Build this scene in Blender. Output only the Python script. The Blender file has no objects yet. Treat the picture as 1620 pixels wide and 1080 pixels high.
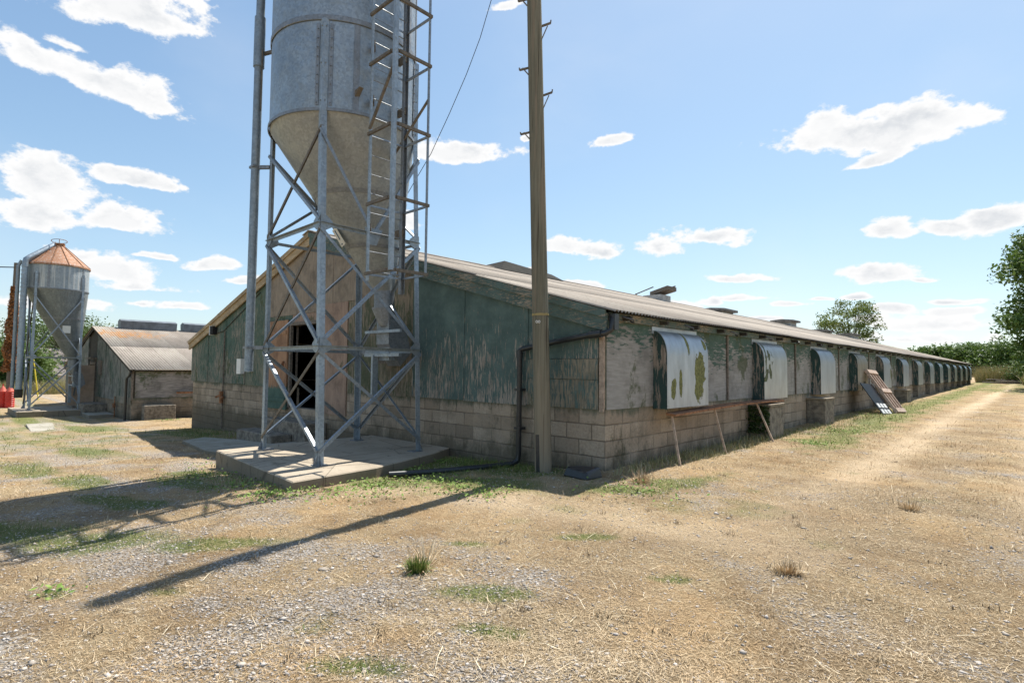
import bpy, bmesh, math, random
import numpy as np
from mathutils import Vector, Matrix
R = math.radians
random.seed(7); rng = np.random.default_rng(11)
SC = bpy.context.scene
COL = SC.collection

# ------------------------------------------------------------------ camera
yaw, pitch, roll = 0.7546, 0.0479, 0.0111
F0 = Vector((-math.sin(yaw), math.cos(yaw), 0)); R0 = Vector((math.cos(yaw), math.sin(yaw), 0)); U0 = Vector((0, 0, 1))
Fw = F0*math.cos(pitch) + U0*math.sin(pitch); Up = U0*math.cos(pitch) - F0*math.sin(pitch)
Rt = R0*math.cos(roll) + Up*math.sin(roll); Up2 = Up*math.cos(roll) - R0*math.sin(roll)
CAM = Vector((4.391, -6.584, 1.435))
cd = bpy.data.cameras.new('camera'); cam = bpy.data.objects.new('camera', cd); COL.objects.link(cam)
m = Matrix((Rt, Up2, -Fw)).transposed().to_4x4(); m.translation = CAM; cam.matrix_world = m
cd.sensor_width = 36; cd.sensor_fit = 'HORIZONTAL'; cd.lens = 36*880/1620; cd.clip_start = .05; cd.clip_end = 5000
SC.camera = cam
SC.view_settings.view_transform = 'Standard'; SC.view_settings.look = 'None'
SC.view_settings.gamma = 1; SC.view_settings.exposure = 1.15
SC.cycles.max_bounces = 6; SC.cycles.diffuse_bounces = 4; SC.cycles.transparent_max_bounces = 4

def ray(x, y):
    return Fw + Rt*((x-810)/880.0) + Up2*((540-y)/880.0)

# ------------------------------------------------------------------ sun and sky
SUN_EL, SUN_AZ = R(60), R(-11)      # azimuth measured from +Y towards +X
sd = bpy.data.lights.new('sun', 'SUN'); sun = bpy.data.objects.new('sun', sd); COL.objects.link(sun)
sdir = Vector((math.sin(SUN_AZ)*math.cos(SUN_EL), math.cos(SUN_AZ)*math.cos(SUN_EL), math.sin(SUN_EL)))
sun.rotation_euler = sdir.to_track_quat('Z', 'Y').to_euler(); sun.location = (0, 0, 40)
sd.energy = 3.75; sd.angle = R(.53); sd.color = (1, .95, .87)

W = bpy.data.worlds.new('World'); SC.world = W; W.use_nodes = True
nt = W.node_tree; nt.nodes.clear()
def N(t, **k):
    n = nt.nodes.new(t)
    for a, b in k.items(): setattr(n, a, b)
    return n
L = lambda a, b: nt.links.new(a, b)
def math_(op, a, b=None, c=None, clamp=False):
    n = N('ShaderNodeMath', operation=op, use_clamp=clamp)
    for i, v in enumerate((a, b, c)):
        if v is None: continue
        if isinstance(v, (int, float)): n.inputs[i].default_value = v
        else: L(v, n.inputs[i])
    return n.outputs[0]
out = N('ShaderNodeOutputWorld'); bg = N('ShaderNodeBackground'); L(bg.outputs[0], out.inputs[0])
sky = N('ShaderNodeTexSky', sky_type='NISHITA', sun_disc=False, sun_elevation=SUN_EL, sun_rotation=SUN_AZ)
sky.altitude = 0; sky.air_density = 1.0; sky.dust_density = .6; sky.ozone_density = 1.0
tc = N('ShaderNodeTexCoord'); sep = N('ShaderNodeSeparateXYZ'); L(tc.outputs['Generated'], sep.inputs[0])
az = math_('ARCTAN2', sep.outputs[0], sep.outputs[1]); el = math_('ARCSINE', sep.outputs[2])
nz = N('ShaderNodeTexNoise'); nz.inputs['Scale'].default_value = 11; nz.inputs['Detail'].default_value = 9; nz.inputs['Roughness'].default_value = .62
mp = N('ShaderNodeMapping'); mp.inputs['Scale'].default_value = (1, 1, 1.7); L(tc.outputs['Generated'], mp.inputs[0]); L(mp.outputs[0], nz.inputs['Vector'])
nz2 = N('ShaderNodeTexNoise'); nz2.inputs['Scale'].default_value = 5; nz2.inputs['Detail'].default_value = 4; L(mp.outputs[0], nz2.inputs['Vector'])
def azel(x, y):
    d = ray(x, y).normalized(); return math.atan2(d.x, d.y), math.asin(d.z)
# (pixel centre, half sizes, tilt, strength): bearings of the clouds above the farm
CL = [(215,22,108,44,8,-.1),(150,130,132,38,21,-.05),(55,285,84,54,10,-.05),(60,340,86,34,2,-.05),(220,287,72,18,10,0),(190,352,60,24,6,0),
(178,432,90,30,12,0),(215,455,85,14,0,.1),(322,418,58,13,0,0),(245,407,34,9,0,0),(228,480,30,9,0,.1),(288,482,36,9,0,.1),(112,72,60,18,18,.25),
(735,243,72,20,-2,-.1),(826,220,14,9,0,.1),(963,222,36,12,-8,0),(897,392,33,14,0,0),(947,398,38,18,0,0),(1030,394,44,19,0,0),(1122,376,70,19,0,-.1),
(928,450,50,7,0,0),(836,433,20,12,0,0),(1375,215,145,38,-7,-.2),(1450,188,92,32,2,-.2),(1388,252,60,13,-15,0),(1395,368,38,17,0,-.1),
(1585,350,70,24,-9,-.15),(1500,362,52,15,0,0),(1397,438,64,17,0,-.1),(1467,442,38,6,0,.1),(1165,443,58,9,0,0),(1172,474,54,8,0,.1),
(1075,484,30,11,0,0),(1130,478,22,9,0,0),(1290,476,30,5,0,.1),(1350,474,36,7,0,.1),(1512,477,48,7,0,.1),(1422,492,40,9,0,0),(1510,494,50,9,0,.1),
(1480,515,130,17,0,.15),(1420,535,190,14,0,.3),(1200,508,60,7,0,.25),(650,350,26,20,0,.1),(800,12,34,12,-10,.3),(385,445,40,10,0,.2),(75,480,120,16,0,.15),(130,405,60,14,0,.2),(1250,484,40,6,0,.2)]
# others all round the horizon, out of this view
for k in range(26):
    a_ = R(70+k*8.2+random.uniform(-3, 3)); e_ = R(random.choice((5, 9, 15, 24, 38)))
    CL.append((a_, e_, random.uniform(.05, .14)+e_*.12, random.uniform(.02, .05)+e_*.07, 0, 'ae'))
comb = N('ShaderNodeCombineXYZ'); L(az, comb.inputs[0]); L(el, comb.inputs[1])
warp = N('ShaderNodeVectorMath', operation='MULTIPLY_ADD')
nzc = N('ShaderNodeTexNoise'); nzc.inputs['Scale'].default_value = 9; nzc.inputs['Detail'].default_value = 3; L(mp.outputs[0], nzc.inputs['Vector'])
sub = N('ShaderNodeVectorMath', operation='SUBTRACT'); L(nzc.outputs['Color'], sub.inputs[0]); sub.inputs[1].default_value = (.5, .5, .5)
L(sub.outputs[0], warp.inputs[0]); warp.inputs[1].default_value = (.07, .025, 0); L(comb.outputs[0], warp.inputs[2])
field = None; yfield = None
for c in CL:
    if c[5] == 'ae':
        a0, e0, sa, se, rot, wk = c[0], c[1], c[2], c[3], 0, .1
    else:
        x, y, hx, hy, tilt, wk = c
        a0, e0 = azel(x, y); t = R(tilt)
        a1, e1 = azel(x+hx*math.cos(t), y+hx*math.sin(t)); a2, e2 = azel(x-hy*math.sin(t)*0, y-hy)
        ca = math.cos(e0)
        sa = math.hypot((a1-a0), e1-e0); se = math.hypot(a2-a0, e2-e0); rot = math.atan2(e1-e0, a1-a0)
    mpn = N('ShaderNodeMapping', vector_type='TEXTURE'); L(warp.outputs[0], mpn.inputs[0])
    mpn.inputs['Location'].default_value = (a0, e0, 0); mpn.inputs['Rotation'].default_value = (0, 0, rot); mpn.inputs['Scale'].default_value = (sa, se, 1)
    s2 = N('ShaderNodeSeparateXYZ'); L(mpn.outputs[0], s2.inputs[0])
    yy = math_('MAXIMUM', s2.outputs[1], math_('MULTIPLY', s2.outputs[1], -1.5))
    q = math_('ADD', math_('MULTIPLY', s2.outputs[0], s2.outputs[0]), math_('MULTIPLY', yy, yy))
    f = math_('SUBTRACT', 1.0-wk, math_('SQRT', q))
    yv = math_('MULTIPLY_ADD', s2.outputs[1], -.35, .1)
    if field is None: field = f
    else: field = math_('SMOOTH_MAX', field, f, .12)
nzb = N('ShaderNodeTexNoise'); nzb.inputs['Scale'].default_value = 30; nzb.inputs['Detail'].default_value = 7; nzb.inputs['Roughness'].default_value = .6; L(mp.outputs[0], nzb.inputs['Vector'])
mpo = N('ShaderNodeMapping'); mpo.inputs['Scale'].default_value = (1, 1, 1.7); mpo.inputs['Location'].default_value = (0, -.004, -.035); L(tc.outputs['Generated'], mpo.inputs[0])
nzo = N('ShaderNodeTexNoise'); nzo.inputs['Scale'].default_value = 11; nzo.inputs['Detail'].default_value = 9; nzo.inputs['Roughness'].default_value = .62; L(mpo.outputs[0], nzo.inputs['Vector'])
relief = math_('SUBTRACT', nzo.outputs[0], nz.outputs[0])
fb = math_('MULTIPLY_ADD', math_('SUBTRACT', nz.outputs[0], .5), 2.6, field)
fb = math_('MULTIPLY_ADD', math_('SUBTRACT', nzb.outputs[0], .5), 1.5, fb)
fb = math_('ADD', fb, .13)
def mr(v, a, b, c=0, d=1, smooth=True):
    n = N('ShaderNodeMapRange'); n.interpolation_type = 'SMOOTHSTEP' if smooth else 'LINEAR'
    L(v, n.inputs[0]); n.inputs[1].default_value = a; n.inputs[2].default_value = b; n.inputs[3].default_value = c; n.inputs[4].default_value = d
    return n.outputs[0]
alpha = mr(fb, .02, .40)
wisp = N('ShaderNodeTexNoise'); wisp.inputs['Scale'].default_value = 2.6; wisp.inputs['Detail'].default_value = 6; L(mp.outputs[0], wisp.inputs['Vector'])
wm = mr(wisp.outputs[0], .48, .8, 0, .14)
alpha = math_('MAXIMUM', alpha, wm)
thick = mr(fb, .35, 1.0); body = mr(relief, -.12, .16)
shade = math_('MULTIPLY', thick, math_('MULTIPLY_ADD', body, .75, .25))
cmix = N('ShaderNodeMix', data_type='RGBA'); L(shade, cmix.inputs[0])
cmix.inputs[6].default_value = (.455, .455, .455, 1); cmix.inputs[7].default_value = (.33, .343, .36, 1)
skyg = N('ShaderNodeMix', data_type='RGBA', blend_type='MULTIPLY'); skyg.inputs[0].default_value = 1
L(sky.outputs[0], skyg.inputs[6]); skyg.inputs[7].default_value = (.088, .101, .109, 1)
den = N('ShaderNodeVectorMath', operation='MULTIPLY_ADD'); L(skyg.outputs[2], den.inputs[0]); den.inputs[1].default_value = (.8, .8, .8); den.inputs[2].default_value = (1, 1, 1)
sq = N('ShaderNodeVectorMath', operation='DIVIDE'); L(skyg.outputs[2], sq.inputs[0]); L(den.outputs[0], sq.inputs[1])
mx = N('ShaderNodeMix', data_type='RGBA'); L(alpha, mx.inputs[0]); L(sq.outputs[0], mx.inputs[6]); L(cmix.outputs[2], mx.inputs[7])
div = N('ShaderNodeVectorMath', operation='SCALE'); L(mx.outputs[2], div.inputs[0]); div.inputs['Scale'].default_value = 1/.1
L(div.outputs[0], bg.inputs[0]); bg.inputs[1].default_value = .1
W.cycles.sampling_method = 'MANUAL'; W.cycles.sample_map_resolution = 512

# ------------------------------------------------------------------ material helpers
class Mat:
    def __init__(s, name, rough=.9, spec=.3, metal=0):
        s.m = bpy.data.materials.new(name); s.m.use_nodes = True; s.nt = s.m.node_tree
        s.b = s.nt.nodes['Principled BSDF']; s.b.inputs['Roughness'].default_value = rough
        s.b.inputs['Specular IOR Level'].default_value = spec; s.b.inputs['Metallic'].default_value = metal
        s.geo = s.nt.nodes.new('ShaderNodeNewGeometry'); s.pos = s.geo.outputs['Position']
    def n(s, t, **k):
        n = s.nt.nodes.new(t)
        for a, b in k.items(): setattr(n, a, b)
        return n
    def l(s, a, b): s.nt.links.new(a, b)
    def put(s, v, i):
        if hasattr(v, 'links'): s.l(v, i)
        elif isinstance(v, (tuple, list)): i.default_value = tuple(v)+((1,) if len(v) == 3 and i.type == 'RGBA' else ())
        else: i.default_value = v
    def map(s, scale, loc=(0, 0, 0), rot=(0, 0, 0), src=None):
        n = s.n('ShaderNodeMapping'); s.l(src or s.pos, n.inputs[0]); n.inputs['Scale'].default_value = scale
        n.inputs['Location'].default_value = loc; n.inputs['Rotation'].default_value = rot; return n.outputs[0]
    def noise(s, scale, detail=4, rough=.55, vec=None, dist=0):
        n = s.n('ShaderNodeTexNoise'); s.l(vec or s.pos, n.inputs['Vector']); n.inputs['Scale'].default_value = scale
        n.inputs['Detail'].default_value = detail; n.inputs['Roughness'].default_value = rough; n.inputs['Distortion'].default_value = dist; return n.outputs[0]
    def vor(s, scale, vec=None, feature='F1', out='Distance'):
        n = s.n('ShaderNodeTexVoronoi', feature=feature); s.l(vec or s.pos, n.inputs['Vector']); n.inputs['Scale'].default_value = scale; return n.outputs[out]
    def M(s, op, a, b=None, c=None, clamp=False):
        n = s.n('ShaderNodeMath', operation=op, use_clamp=clamp)
        for i, v in enumerate((a, b, c)):
            if v is not None: s.put(v, n.inputs[i])
        return n.outputs[0]
    def r(s, v, a, b, c=0., d=1., smooth=True):
        n = s.n('ShaderNodeMapRange'); n.interpolation_type = 'SMOOTHSTEP' if smooth else 'LINEAR'
        for i, q in enumerate((v, a, b, c, d)): s.put(q, n.inputs[i])
        return n.outputs[0]
    def mix(s, f, a, b, mode='MIX'):
        n = s.n('ShaderNodeMix', data_type='RGBA', blend_type=mode)
        s.put(f, n.inputs[0]); s.put(a, n.inputs[6]); s.put(b, n.inputs[7]); return n.outputs[2]
    def xyz(s, src=None):
        n = s.n('ShaderNodeSeparateXYZ'); s.l(src or s.pos, n.inputs[0]); return n.outputs
    def cxyz(s, x, y, z):
        n = s.n('ShaderNodeCombineXYZ')
        for i, v in enumerate((x, y, z)): s.put(v, n.inputs[i])
        return n.outputs[0]
    def bump(s, h, strength=.5, dist=.01):
        n = s.n('ShaderNodeBump'); s.l(h, n.inputs['Height']); n.inputs['Strength'].default_value = strength; n.inputs['Distance'].default_value = dist
        s.l(n.outputs[0], s.b.inputs['Normal'])
    def color(s, c): s.put(c, s.b.inputs['Base Color']); return s
    def rnd(s): return s.geo.outputs['Random Per Island']

def simple(name, c, rough=.85, metal=0, var=.25, scale=12, spec=.3, bump=.2):
    M_ = Mat(name, rough, spec, metal); a = M_.noise(scale, 6, .65)
    d = tuple(x*(1-var) for x in c); e = tuple(min(1, x*(1+var)) for x in c)
    M_.color(M_.mix(M_.r(a, .3, .7), d, e))
    if bump: M_.bump(M_.noise(scale*4, 4), bump, .004)
    return M_.m

def paint(name, green, wood1, wood2, base, kz, z0, vertical=True, moss=0, sc=1., green2=None):
    """flaking paint over bare board: paint goes where noise + height term is high"""
    M_ = Mat(name, .82, .25)
    st = (15*sc, 15*sc, 2.1*sc) if vertical else (3.2*sc, 3.2*sc, 15*sc)
    gr = (50, 50, 2.0) if vertical else (2.5, 2.5, 24)
    v = M_.map(st); n1 = M_.noise(2.2, 8, .68, v, .3); n0 = M_.noise(.9, 3, .5)
    z = M_.xyz()[2]
    h = M_.M('ADD', n1, M_.M('MULTIPLY', M_.M('SUBTRACT', z, z0), kz))
    h = M_.M('ADD', h, M_.M('MULTIPLY', M_.M('SUBTRACT', n0, .5), .45))
    mask = M_.r(h, base-.03, base+.03)
    g = M_.noise(1., 5, .6, M_.map(gr))
    wood = M_.mix(M_.r(g, .35, .65), wood1, wood2)
    wood = M_.mix(M_.r(M_.noise(1.7, 5, .7), .42, .7, 0, .75), wood, tuple(x*.55 for x in wood1))
    g2 = green2 or tuple(x*1.35+.01 for x in green)
    pc = M_.mix(M_.r(M_.noise(3.2, 6, .7), .35, .68), green, g2)
    # thin worn film half way
    film = M_.r(h, base-.09, base+.0, 0, .5)
    c = M_.mix(film, wood, M_.mix(.5, wood, pc)); c = M_.mix(mask, c, pc)
    if moss:
        mm = M_.r(M_.noise(1.3, 7, .7, M_.map((1, 1, .8), (3, 1, 7))), .60-moss*.12, .66-moss*.1)
        c = M_.mix(M_.M('MULTIPLY', mm, .75), c, (.06, .075, .03))
    M_.color(c)
    M_.bump(M_.M('ADD', M_.M('MULTIPLY', mask, 1.), M_.M('MULTIPLY', g, .8)), .55, .004)
    return M_.m

GREEN = (.074, .114, .105)
m_paint_v = paint('flaking_green_paint_board', GREEN, (.27, .24, .20), (.39, .34, .29), .42, .115, 1.72, True, 0, 1)
m_paint_top = paint('green_paint_board_worn', (.055, .095, .075), (.20, .18, .145), (.31, .27, .22), .475, .05, 1.8, True, .2, 1)
m_paint_h = paint('worn_green_lower_board', GREEN, (.21, .19, .14), (.30, .26, .20), .50, .04, 1.6, True, .3, 1.1)
m_brown = paint('faded_brown_board', (.09, .10, .07), (.23, .185, .14), (.33, .27, .205), .70, -.02, 3, True, 0, .8)
m_mossy = paint('mossy_board', (.075, .085, .05), (.20, .165, .12), (.29, .23, .17), .52, -.03, 1.8, True, .6, .8)
m_olive = paint('olive_grey_board', (.065, .10, .075), (.17, .17, .125), (.25, .24, .18), .47, .03, 2.2, True, .2, 1)
m_red = paint('red_brown_board', (.12, .11, .08), (.29, .20, .15), (.38, .27, .20), .72, 0, 1.5, True, .1, .8)
m_door = paint('door_plywood', (.055, .10, .08), (.30, .17, .10), (.42, .25, .15), .54, -1.5, .88, True, 0, .8)
m_wall_s = paint('bare_grey_board', (.055, .095, .075), (.275, .262, .24), (.335, .322, .30), .55, .40, 1.70, False, .6, .6)
m_grey_v = paint('silvered_board', (.045, .075, .055), (.15, .15, .135), (.31, .30, .275), .53, .0, 1, True, .1, 1)
m_grey_v2 = paint('silvered_side_board', (.05, .085, .04), (.19, .18, .165), (.32, .30, .28), .62, .1, .7, False, .4, 1)
m_barge = paint('bargeboard_paint', GREEN, (.24, .21, .16), (.34, .29, .23), .47, 0, 0, False, 0, 1.7)
m_bargel = paint('bargeboard_bare', (.1, .09, .05), (.36, .27, .16), (.48, .37, .24), .75, 0, 0, False, 0, 1)
m_cheek = paint('hood_cheek_paint', (.035, .062, .060), (.25, .21, .17), (.40, .34, .29), .47, .05, 1.5, True, 0, .7, (.035, .075, .07))
m_post = simple('new_timber', (.50, .38, .28), .8, scale=20)
m_oldwood = simple('weathered_timber', (.16, .135, .11), .85, scale=18, var=.4)
m_darkwood = simple('dark_timber', (.05, .045, .035), .9, scale=18, var=.4)
m_black = simple('black_plastic', (.022, .025, .028), .35, scale=20, spec=.5, bump=0)
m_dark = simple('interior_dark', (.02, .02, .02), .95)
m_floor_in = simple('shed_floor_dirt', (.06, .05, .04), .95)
m_white = simple('white_plastic', (.75, .75, .72), .5, var=.06)
m_rust = simple('rusty_sheet', (.25, .12, .06), .8, var=.5, scale=9)
m_tarp = simple('dark_tarpaulin', (.016, .016, .013), .95, var=.45, scale=5)
m_red_pl = simple('red_plastic', (.62, .045, .03), .4, var=.12, scale=3, spec=.5, bump=0)
m_yellow = simple('yellow_plastic', (.75, .6, .05), .5, var=.1)
m_wire = simple('black_cable', (.02, .02, .022), .6, bump=0)
m_brownsteel = simple('stained_bounce_brown_angle', (.16, .135, .105), .6, var=.3, scale=14, metal=.3)  # on the cage hoops this brown paints in light reflected from the ground

def galv(name, c, rust=0., dust=0., streak=0., rough=.46, metal=.75):
    M_ = Mat(name, rough, .5, metal)
    v = M_.vor(30, out='Color'); sv = M_.n('ShaderNodeSeparateColor'); M_.l(v, sv.inputs[0])
    sp = M_.r(sv.outputs[0], 0, 1, .84, 1.16, False)
    big = M_.noise(2.2, 6, .65)
    col = M_.mix(1., c, M_.cxyz(sp, sp, sp), 'MULTIPLY')
    col = M_.mix(M_.r(big, .35, .7, 0, .45), col, tuple(x*.6 for x in c))
    col = M_.mix(M_.r(M_.noise(5, 5, .65, M_.map((1, 1, .35))), .5, .75, 0, .35), col, tuple(min(1, x*1.3) for x in c))
    if streak:
        s_ = M_.noise(1.2, 5, .6, M_.map((10, 10, .25)))
        col = M_.mix(M_.r(s_, .5, .66, 0, streak), col, (.55, .55, .52)); 
        s2 = M_.noise(1.2, 5, .6, M_.map((9, 9, .2), (4, 7, 0)))
        col = M_.mix(M_.r(s2, .60, .7, 0, streak*.9), col, (.33, .22, .09))
    if dust: col = M_.mix(M_.r(M_.noise(3.5, 7, .7), .25, .7, dust*.6, dust), col, (.28, .275, .245))
    if rust: col = M_.mix(M_.r(M_.noise(4, 8, .75), .62-rust*.3, .7-rust*.2), col, (.17, .09, .045))
    M_.color(col); M_.l(M_.r(M_.noise(14, 5, .7), .3, .7, rough-.08, rough+.16), M_.b.inputs['Roughness'])
    M_.bump(M_.noise(1.6, 3), .45, .06)
    return M_.m
m_drum = galv('galvanised_drum', (.33, .365, .385), metal=.75, rough=.42)
m_cone = galv('galvanised_hopper', (.33, .36, .375), dust=.25, metal=.55, rough=.55)
m_band = galv('galvanised_band', (.24, .26, .28), metal=.6, rough=.5)
m_leg = galv('galvanised_leg', (.33, .385, .43), metal=.6, rough=.5)
m_brace = galv('galvanised_brace', (.29, .33, .37), metal=.6, rough=.45)
m_girt = galv('galvanised_girt', (.29, .335, .37), metal=.6, rough=.45, rust=.05)
m_drum2 = galv('streaked_drum', (.33, .37, .39), streak=.85, metal=.45, rough=.55)
m_cone2 = galv('grey_hopper', (.19, .215, .22), streak=.15, metal=.4, rough=.6)
m_roof2 = galv('rusty_cone_roof', (.36, .18, .10), rust=.0, streak=.35, metal=.1, rough=.75)
m_pipe = galv('galvanised_pipe', (.26, .31, .35), metal=.6, rough=.5)

def hoodmat(name, c, peel, thr, rust=0, spots=None):
    M_ = Mat(name, .36, .5, .3)
    n1 = M_.noise(1.6, 6, .6, M_.map((1, 1, .75)), .4)
    n2 = M_.noise(3.5, 6, .7, M_.map((1, 1, .35), (5, 2, 1)))
    base = M_.mix(M_.r(n2, .35, .7), c, tuple(x*.72 for x in c))
    base = M_.mix(M_.r(M_.noise(1.1, 5, .6, M_.map((4, 4, .8))), .5, .72, 0, .35), base, (.55, .60, .63))
    if rust: base = M_.mix(M_.r(M_.noise(1.4, 6, .7, M_.map((7, 7, .4), (1, 9, 0))), .44, .6, 0, .8), base, (.26, .20, .12))
    if spots:
        px_, py_, pz_ = M_.xyz(); best = None
        for (sy, sz, ry, rz_) in spots:
            q = M_.M('ADD', M_.M('POWER', M_.M('ABSOLUTE', M_.M('MULTIPLY', M_.M('SUBTRACT', py_, sy), 1/ry)), 2.), M_.M('POWER', M_.M('ABSOLUTE', M_.M('MULTIPLY', M_.M('SUBTRACT', pz_, sz), 1/rz_)), 2.))
            q = M_.M('SUBTRACT', 1., M_.M('SQRT', q)); best = q if best is None else M_.M('MAXIMUM', best, q)
        n1 = M_.M('ADD', M_.M('MULTIPLY', best, .5), M_.M('MULTIPLY', M_.noise(5, 6, .65, M_.map((1, 1, .6))), 1.0)); n1 = M_.M('ADD', n1, -.0)
    pm = M_.r(n1, thr, thr+.012); edge = M_.r(n1, thr-.012, thr)
    pc = M_.mix(M_.r(M_.noise(22, 5, .7), .4, .6), peel, tuple(x*.5 for x in peel))
    c1 = M_.mix(edge, base, (.05, .06, .05)); M_.color(M_.mix(pm, c1, pc))
    M_.l(M_.r(pm, 0, 1, .36, .85), M_.b.inputs['Roughness']); M_.l(M_.r(pm, 0, 1, .3, 0), M_.b.inputs['Metallic'])
    M_.bump(M_.M('SUBTRACT', M_.noise(1.8, 3), M_.M('MULTIPLY', pm, .3)), .4, .03)
    return M_.m
m_hood = hoodmat('bluish_sheet_hood', (.42, .47, .51), (.15, .17, .05), .67)
m_hood1 = hoodmat('flaking_bluish_hood', (.40, .45, .49), (.19, .20, .06), .60, 0, [(2.43, 1.32, .24, .44), (1.52, 1.14, .10, .20), (1.76, 1.22, .07, .28), (2.70, 1.86, .08, .10), (2.05, 1.85, .05, .22)])
m_hood2 = hoodmat('stained_sheet_hood', (.43, .46, .46), (.11, .13, .06), .62)
m_hood3 = hoodmat('brown_streaked_sheet_hood', (.36, .34, .29), (.08, .09, .05), .58, 1)

def blockmat(name, u, c1, c2, top, dz=0.):
    M_ = Mat(name, .95, .15)
    x, y, z = M_.xyz()
    uu = M_.M('ADD', x, y)
    wob = M_.M('MULTIPLY', M_.M('SUBTRACT', M_.noise(3, 3), .5), .03)
    vec = M_.cxyz(M_.M('ADD', uu, wob), M_.M('ADD', M_.M('ADD', z, -.875-dz), M_.M('MULTIPLY', wob, .7)), 0)
    b = M_.n('ShaderNodeTexBrick'); M_.l(vec, b.inputs['Vector']); b.inputs['Scale'].default_value = 1
    b.inputs['Mortar Size'].default_value = .011; b.inputs['Mortar Smooth'].default_value = .45; b.inputs['Bias'].default_value = -.2
    b.inputs['Brick Width'].default_value = .45; b.inputs['Row Height'].default_value = .225
    b.inputs['Color1'].default_value = c1+(1,); b.inputs['Color2'].default_value = c2+(1,); b.inputs['Mortar'].default_value = tuple(v*.62 for v in c1)+(1,)
    c = b.outputs['Color']; f = b.outputs['Fac']
    # pale mortar here and there
    c = M_.mix(M_.M('MULTIPLY', f, M_.r(M_.noise(1.1, 3), .5, .6)), c, (.36, .30, .23))
    c = M_.mix(M_.r(M_.noise(26, 5, .8), .42, .75, 0, .7), c, tuple(v*.55 for v in c1))
    c = M_.mix(M_.r(M_.noise(1.6, 7, .7), .45, .75, 0, .7), c, (.12, .105, .075))
    c = M_.mix(M_.r(M_.noise(1.3, 6, .7, M_.map((1, 1, 1), (9, 3, 2))), .50, .68, 0, .65), c, (.42, .33, .24))
    # drips of green paint below the boards
    g = M_.M('ADD', M_.M('MULTIPLY', M_.M('SUBTRACT', z, top), 2.4), M_.noise(2.5, 6, .7, M_.map((2, 2, .7))))
    c = M_.mix(M_.r(g, .18, .5, 0, .75), c, (.055, .085, .062))
    # damp moss in streaks
    c = M_.mix(M_.r(M_.noise(1.2, 6, .75, M_.map((1.6, 1.6, .8), (2, 8, 5))), .56, .68, 0, .7), c, (.05, .055, .03))
    lo = M_.M('ADD', M_.M('MULTIPLY', M_.M('SUBTRACT', top-.55, z), .9), M_.noise(2.8, 7, .75, M_.map((1, 1, .6), (3, 3, 3))))
    c = M_.mix(M_.r(lo, .5, .85, 0, .75), c, (.085, .075, .05))
    bw = M_.n('ShaderNodeTexWhiteNoise', noise_dimensions='2D'); M_.l(M_.cxyz(M_.M('FLOOR', M_.M('MULTIPLY', uu, 2.222)), M_.M('FLOOR', M_.M('MULTIPLY', M_.M('ADD', z, -.875-dz), 4.444)), 0), bw.inputs['Vector'])
    c = M_.mix(M_.M('MULTIPLY', M_.r(bw.outputs[0], .5, 1, 0, .45, False), 1.), c, (.16, .13, .095))
    M_.color(c)
    h = M_.M('ADD', M_.M('MULTIPLY', f, -1.), M_.M('MULTIPLY', M_.noise(40, 5, .75), .55)); M_.bump(h, .9, .012)
    return M_.m
m_block = blockmat('concrete_block_wall', 0, (.35, .28, .21), (.47, .385, .295), .875)
m_block2 = blockmat('concrete_block_wall_far', 0, (.22, .185, .14), (.28, .24, .18), .02, -.85)
m_pier = simple('rough_block_pier', (.20, .175, .14), .95, scale=8, var=.45, bump=.8)

def roofmat(name, lichen):
    M_ = Mat(name, .9, .2)
    x, y, z = M_.xyz()
    n1 = M_.noise(1.0, 7, .7, M_.map((.8, 2.2, .8)))
    c = M_.mix(M_.r(n1, .3, .7), (.36, .315, .265), (.25, .22, .185))
    c = M_.mix(M_.r(M_.noise(.55, 6, .7, M_.map((.5, 1.5, .5), (3, 5, 0))), .42, .62, 0, .75), c, (.44, .395, .335))
    c = M_.mix(M_.r(M_.noise(11, 6, .8), .53, .66, 0, .8), c, (.13, .115, .09))
    # one sheet differs from the next
    sh = M_.n('ShaderNodeTexWhiteNoise', noise_dimensions='1D'); M_.l(M_.M('FLOOR', M_.M('MULTIPLY', y, 1.0)), sh.inputs['W'])
    c = M_.mix(M_.r(sh.outputs[0], 0, 1, 0, .35, False), c, (.30, .25, .21))
    seam = M_.r(M_.M('ABSOLUTE', M_.M('SUBTRACT', M_.M('FRACT', M_.M('MULTIPLY', y, 1.0)), .5)), .485, .498)
    c = M_.mix(M_.M('MULTIPLY', seam, .5), c, (.14, .115, .09))
    if lichen:
        d = M_.n('ShaderNodeVectorMath', operation='DISTANCE'); M_.l(M_.map((1, .55, 1)), d.inputs[0]); d.inputs[1].default_value = lichen
        q = M_.M('ADD', M_.M('MULTIPLY', M_.r(d.outputs['Value'], .2, 1.9, 1, 0), .2), M_.noise(4.5, 8, .8))
        c = M_.mix(M_.r(q, .66, .70, 0, .8), c, (.46, .22, .07))
    c = M_.mix(M_.r(M_.noise(6, 6, .8, M_.map((1, 1, 1), (7, 7, 7))), .64, .69, 0, .7), c, (.42, .22, .08))
    M_.color(c); M_.bump(M_.noise(30, 4, .7), .3, .005)
    return M_.m
m_roof = roofmat('weathered_corrugated_sheet', None)
m_roofb = roofmat('lichen_corrugated_sheet', (-29.0, .25, 2.9))

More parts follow.
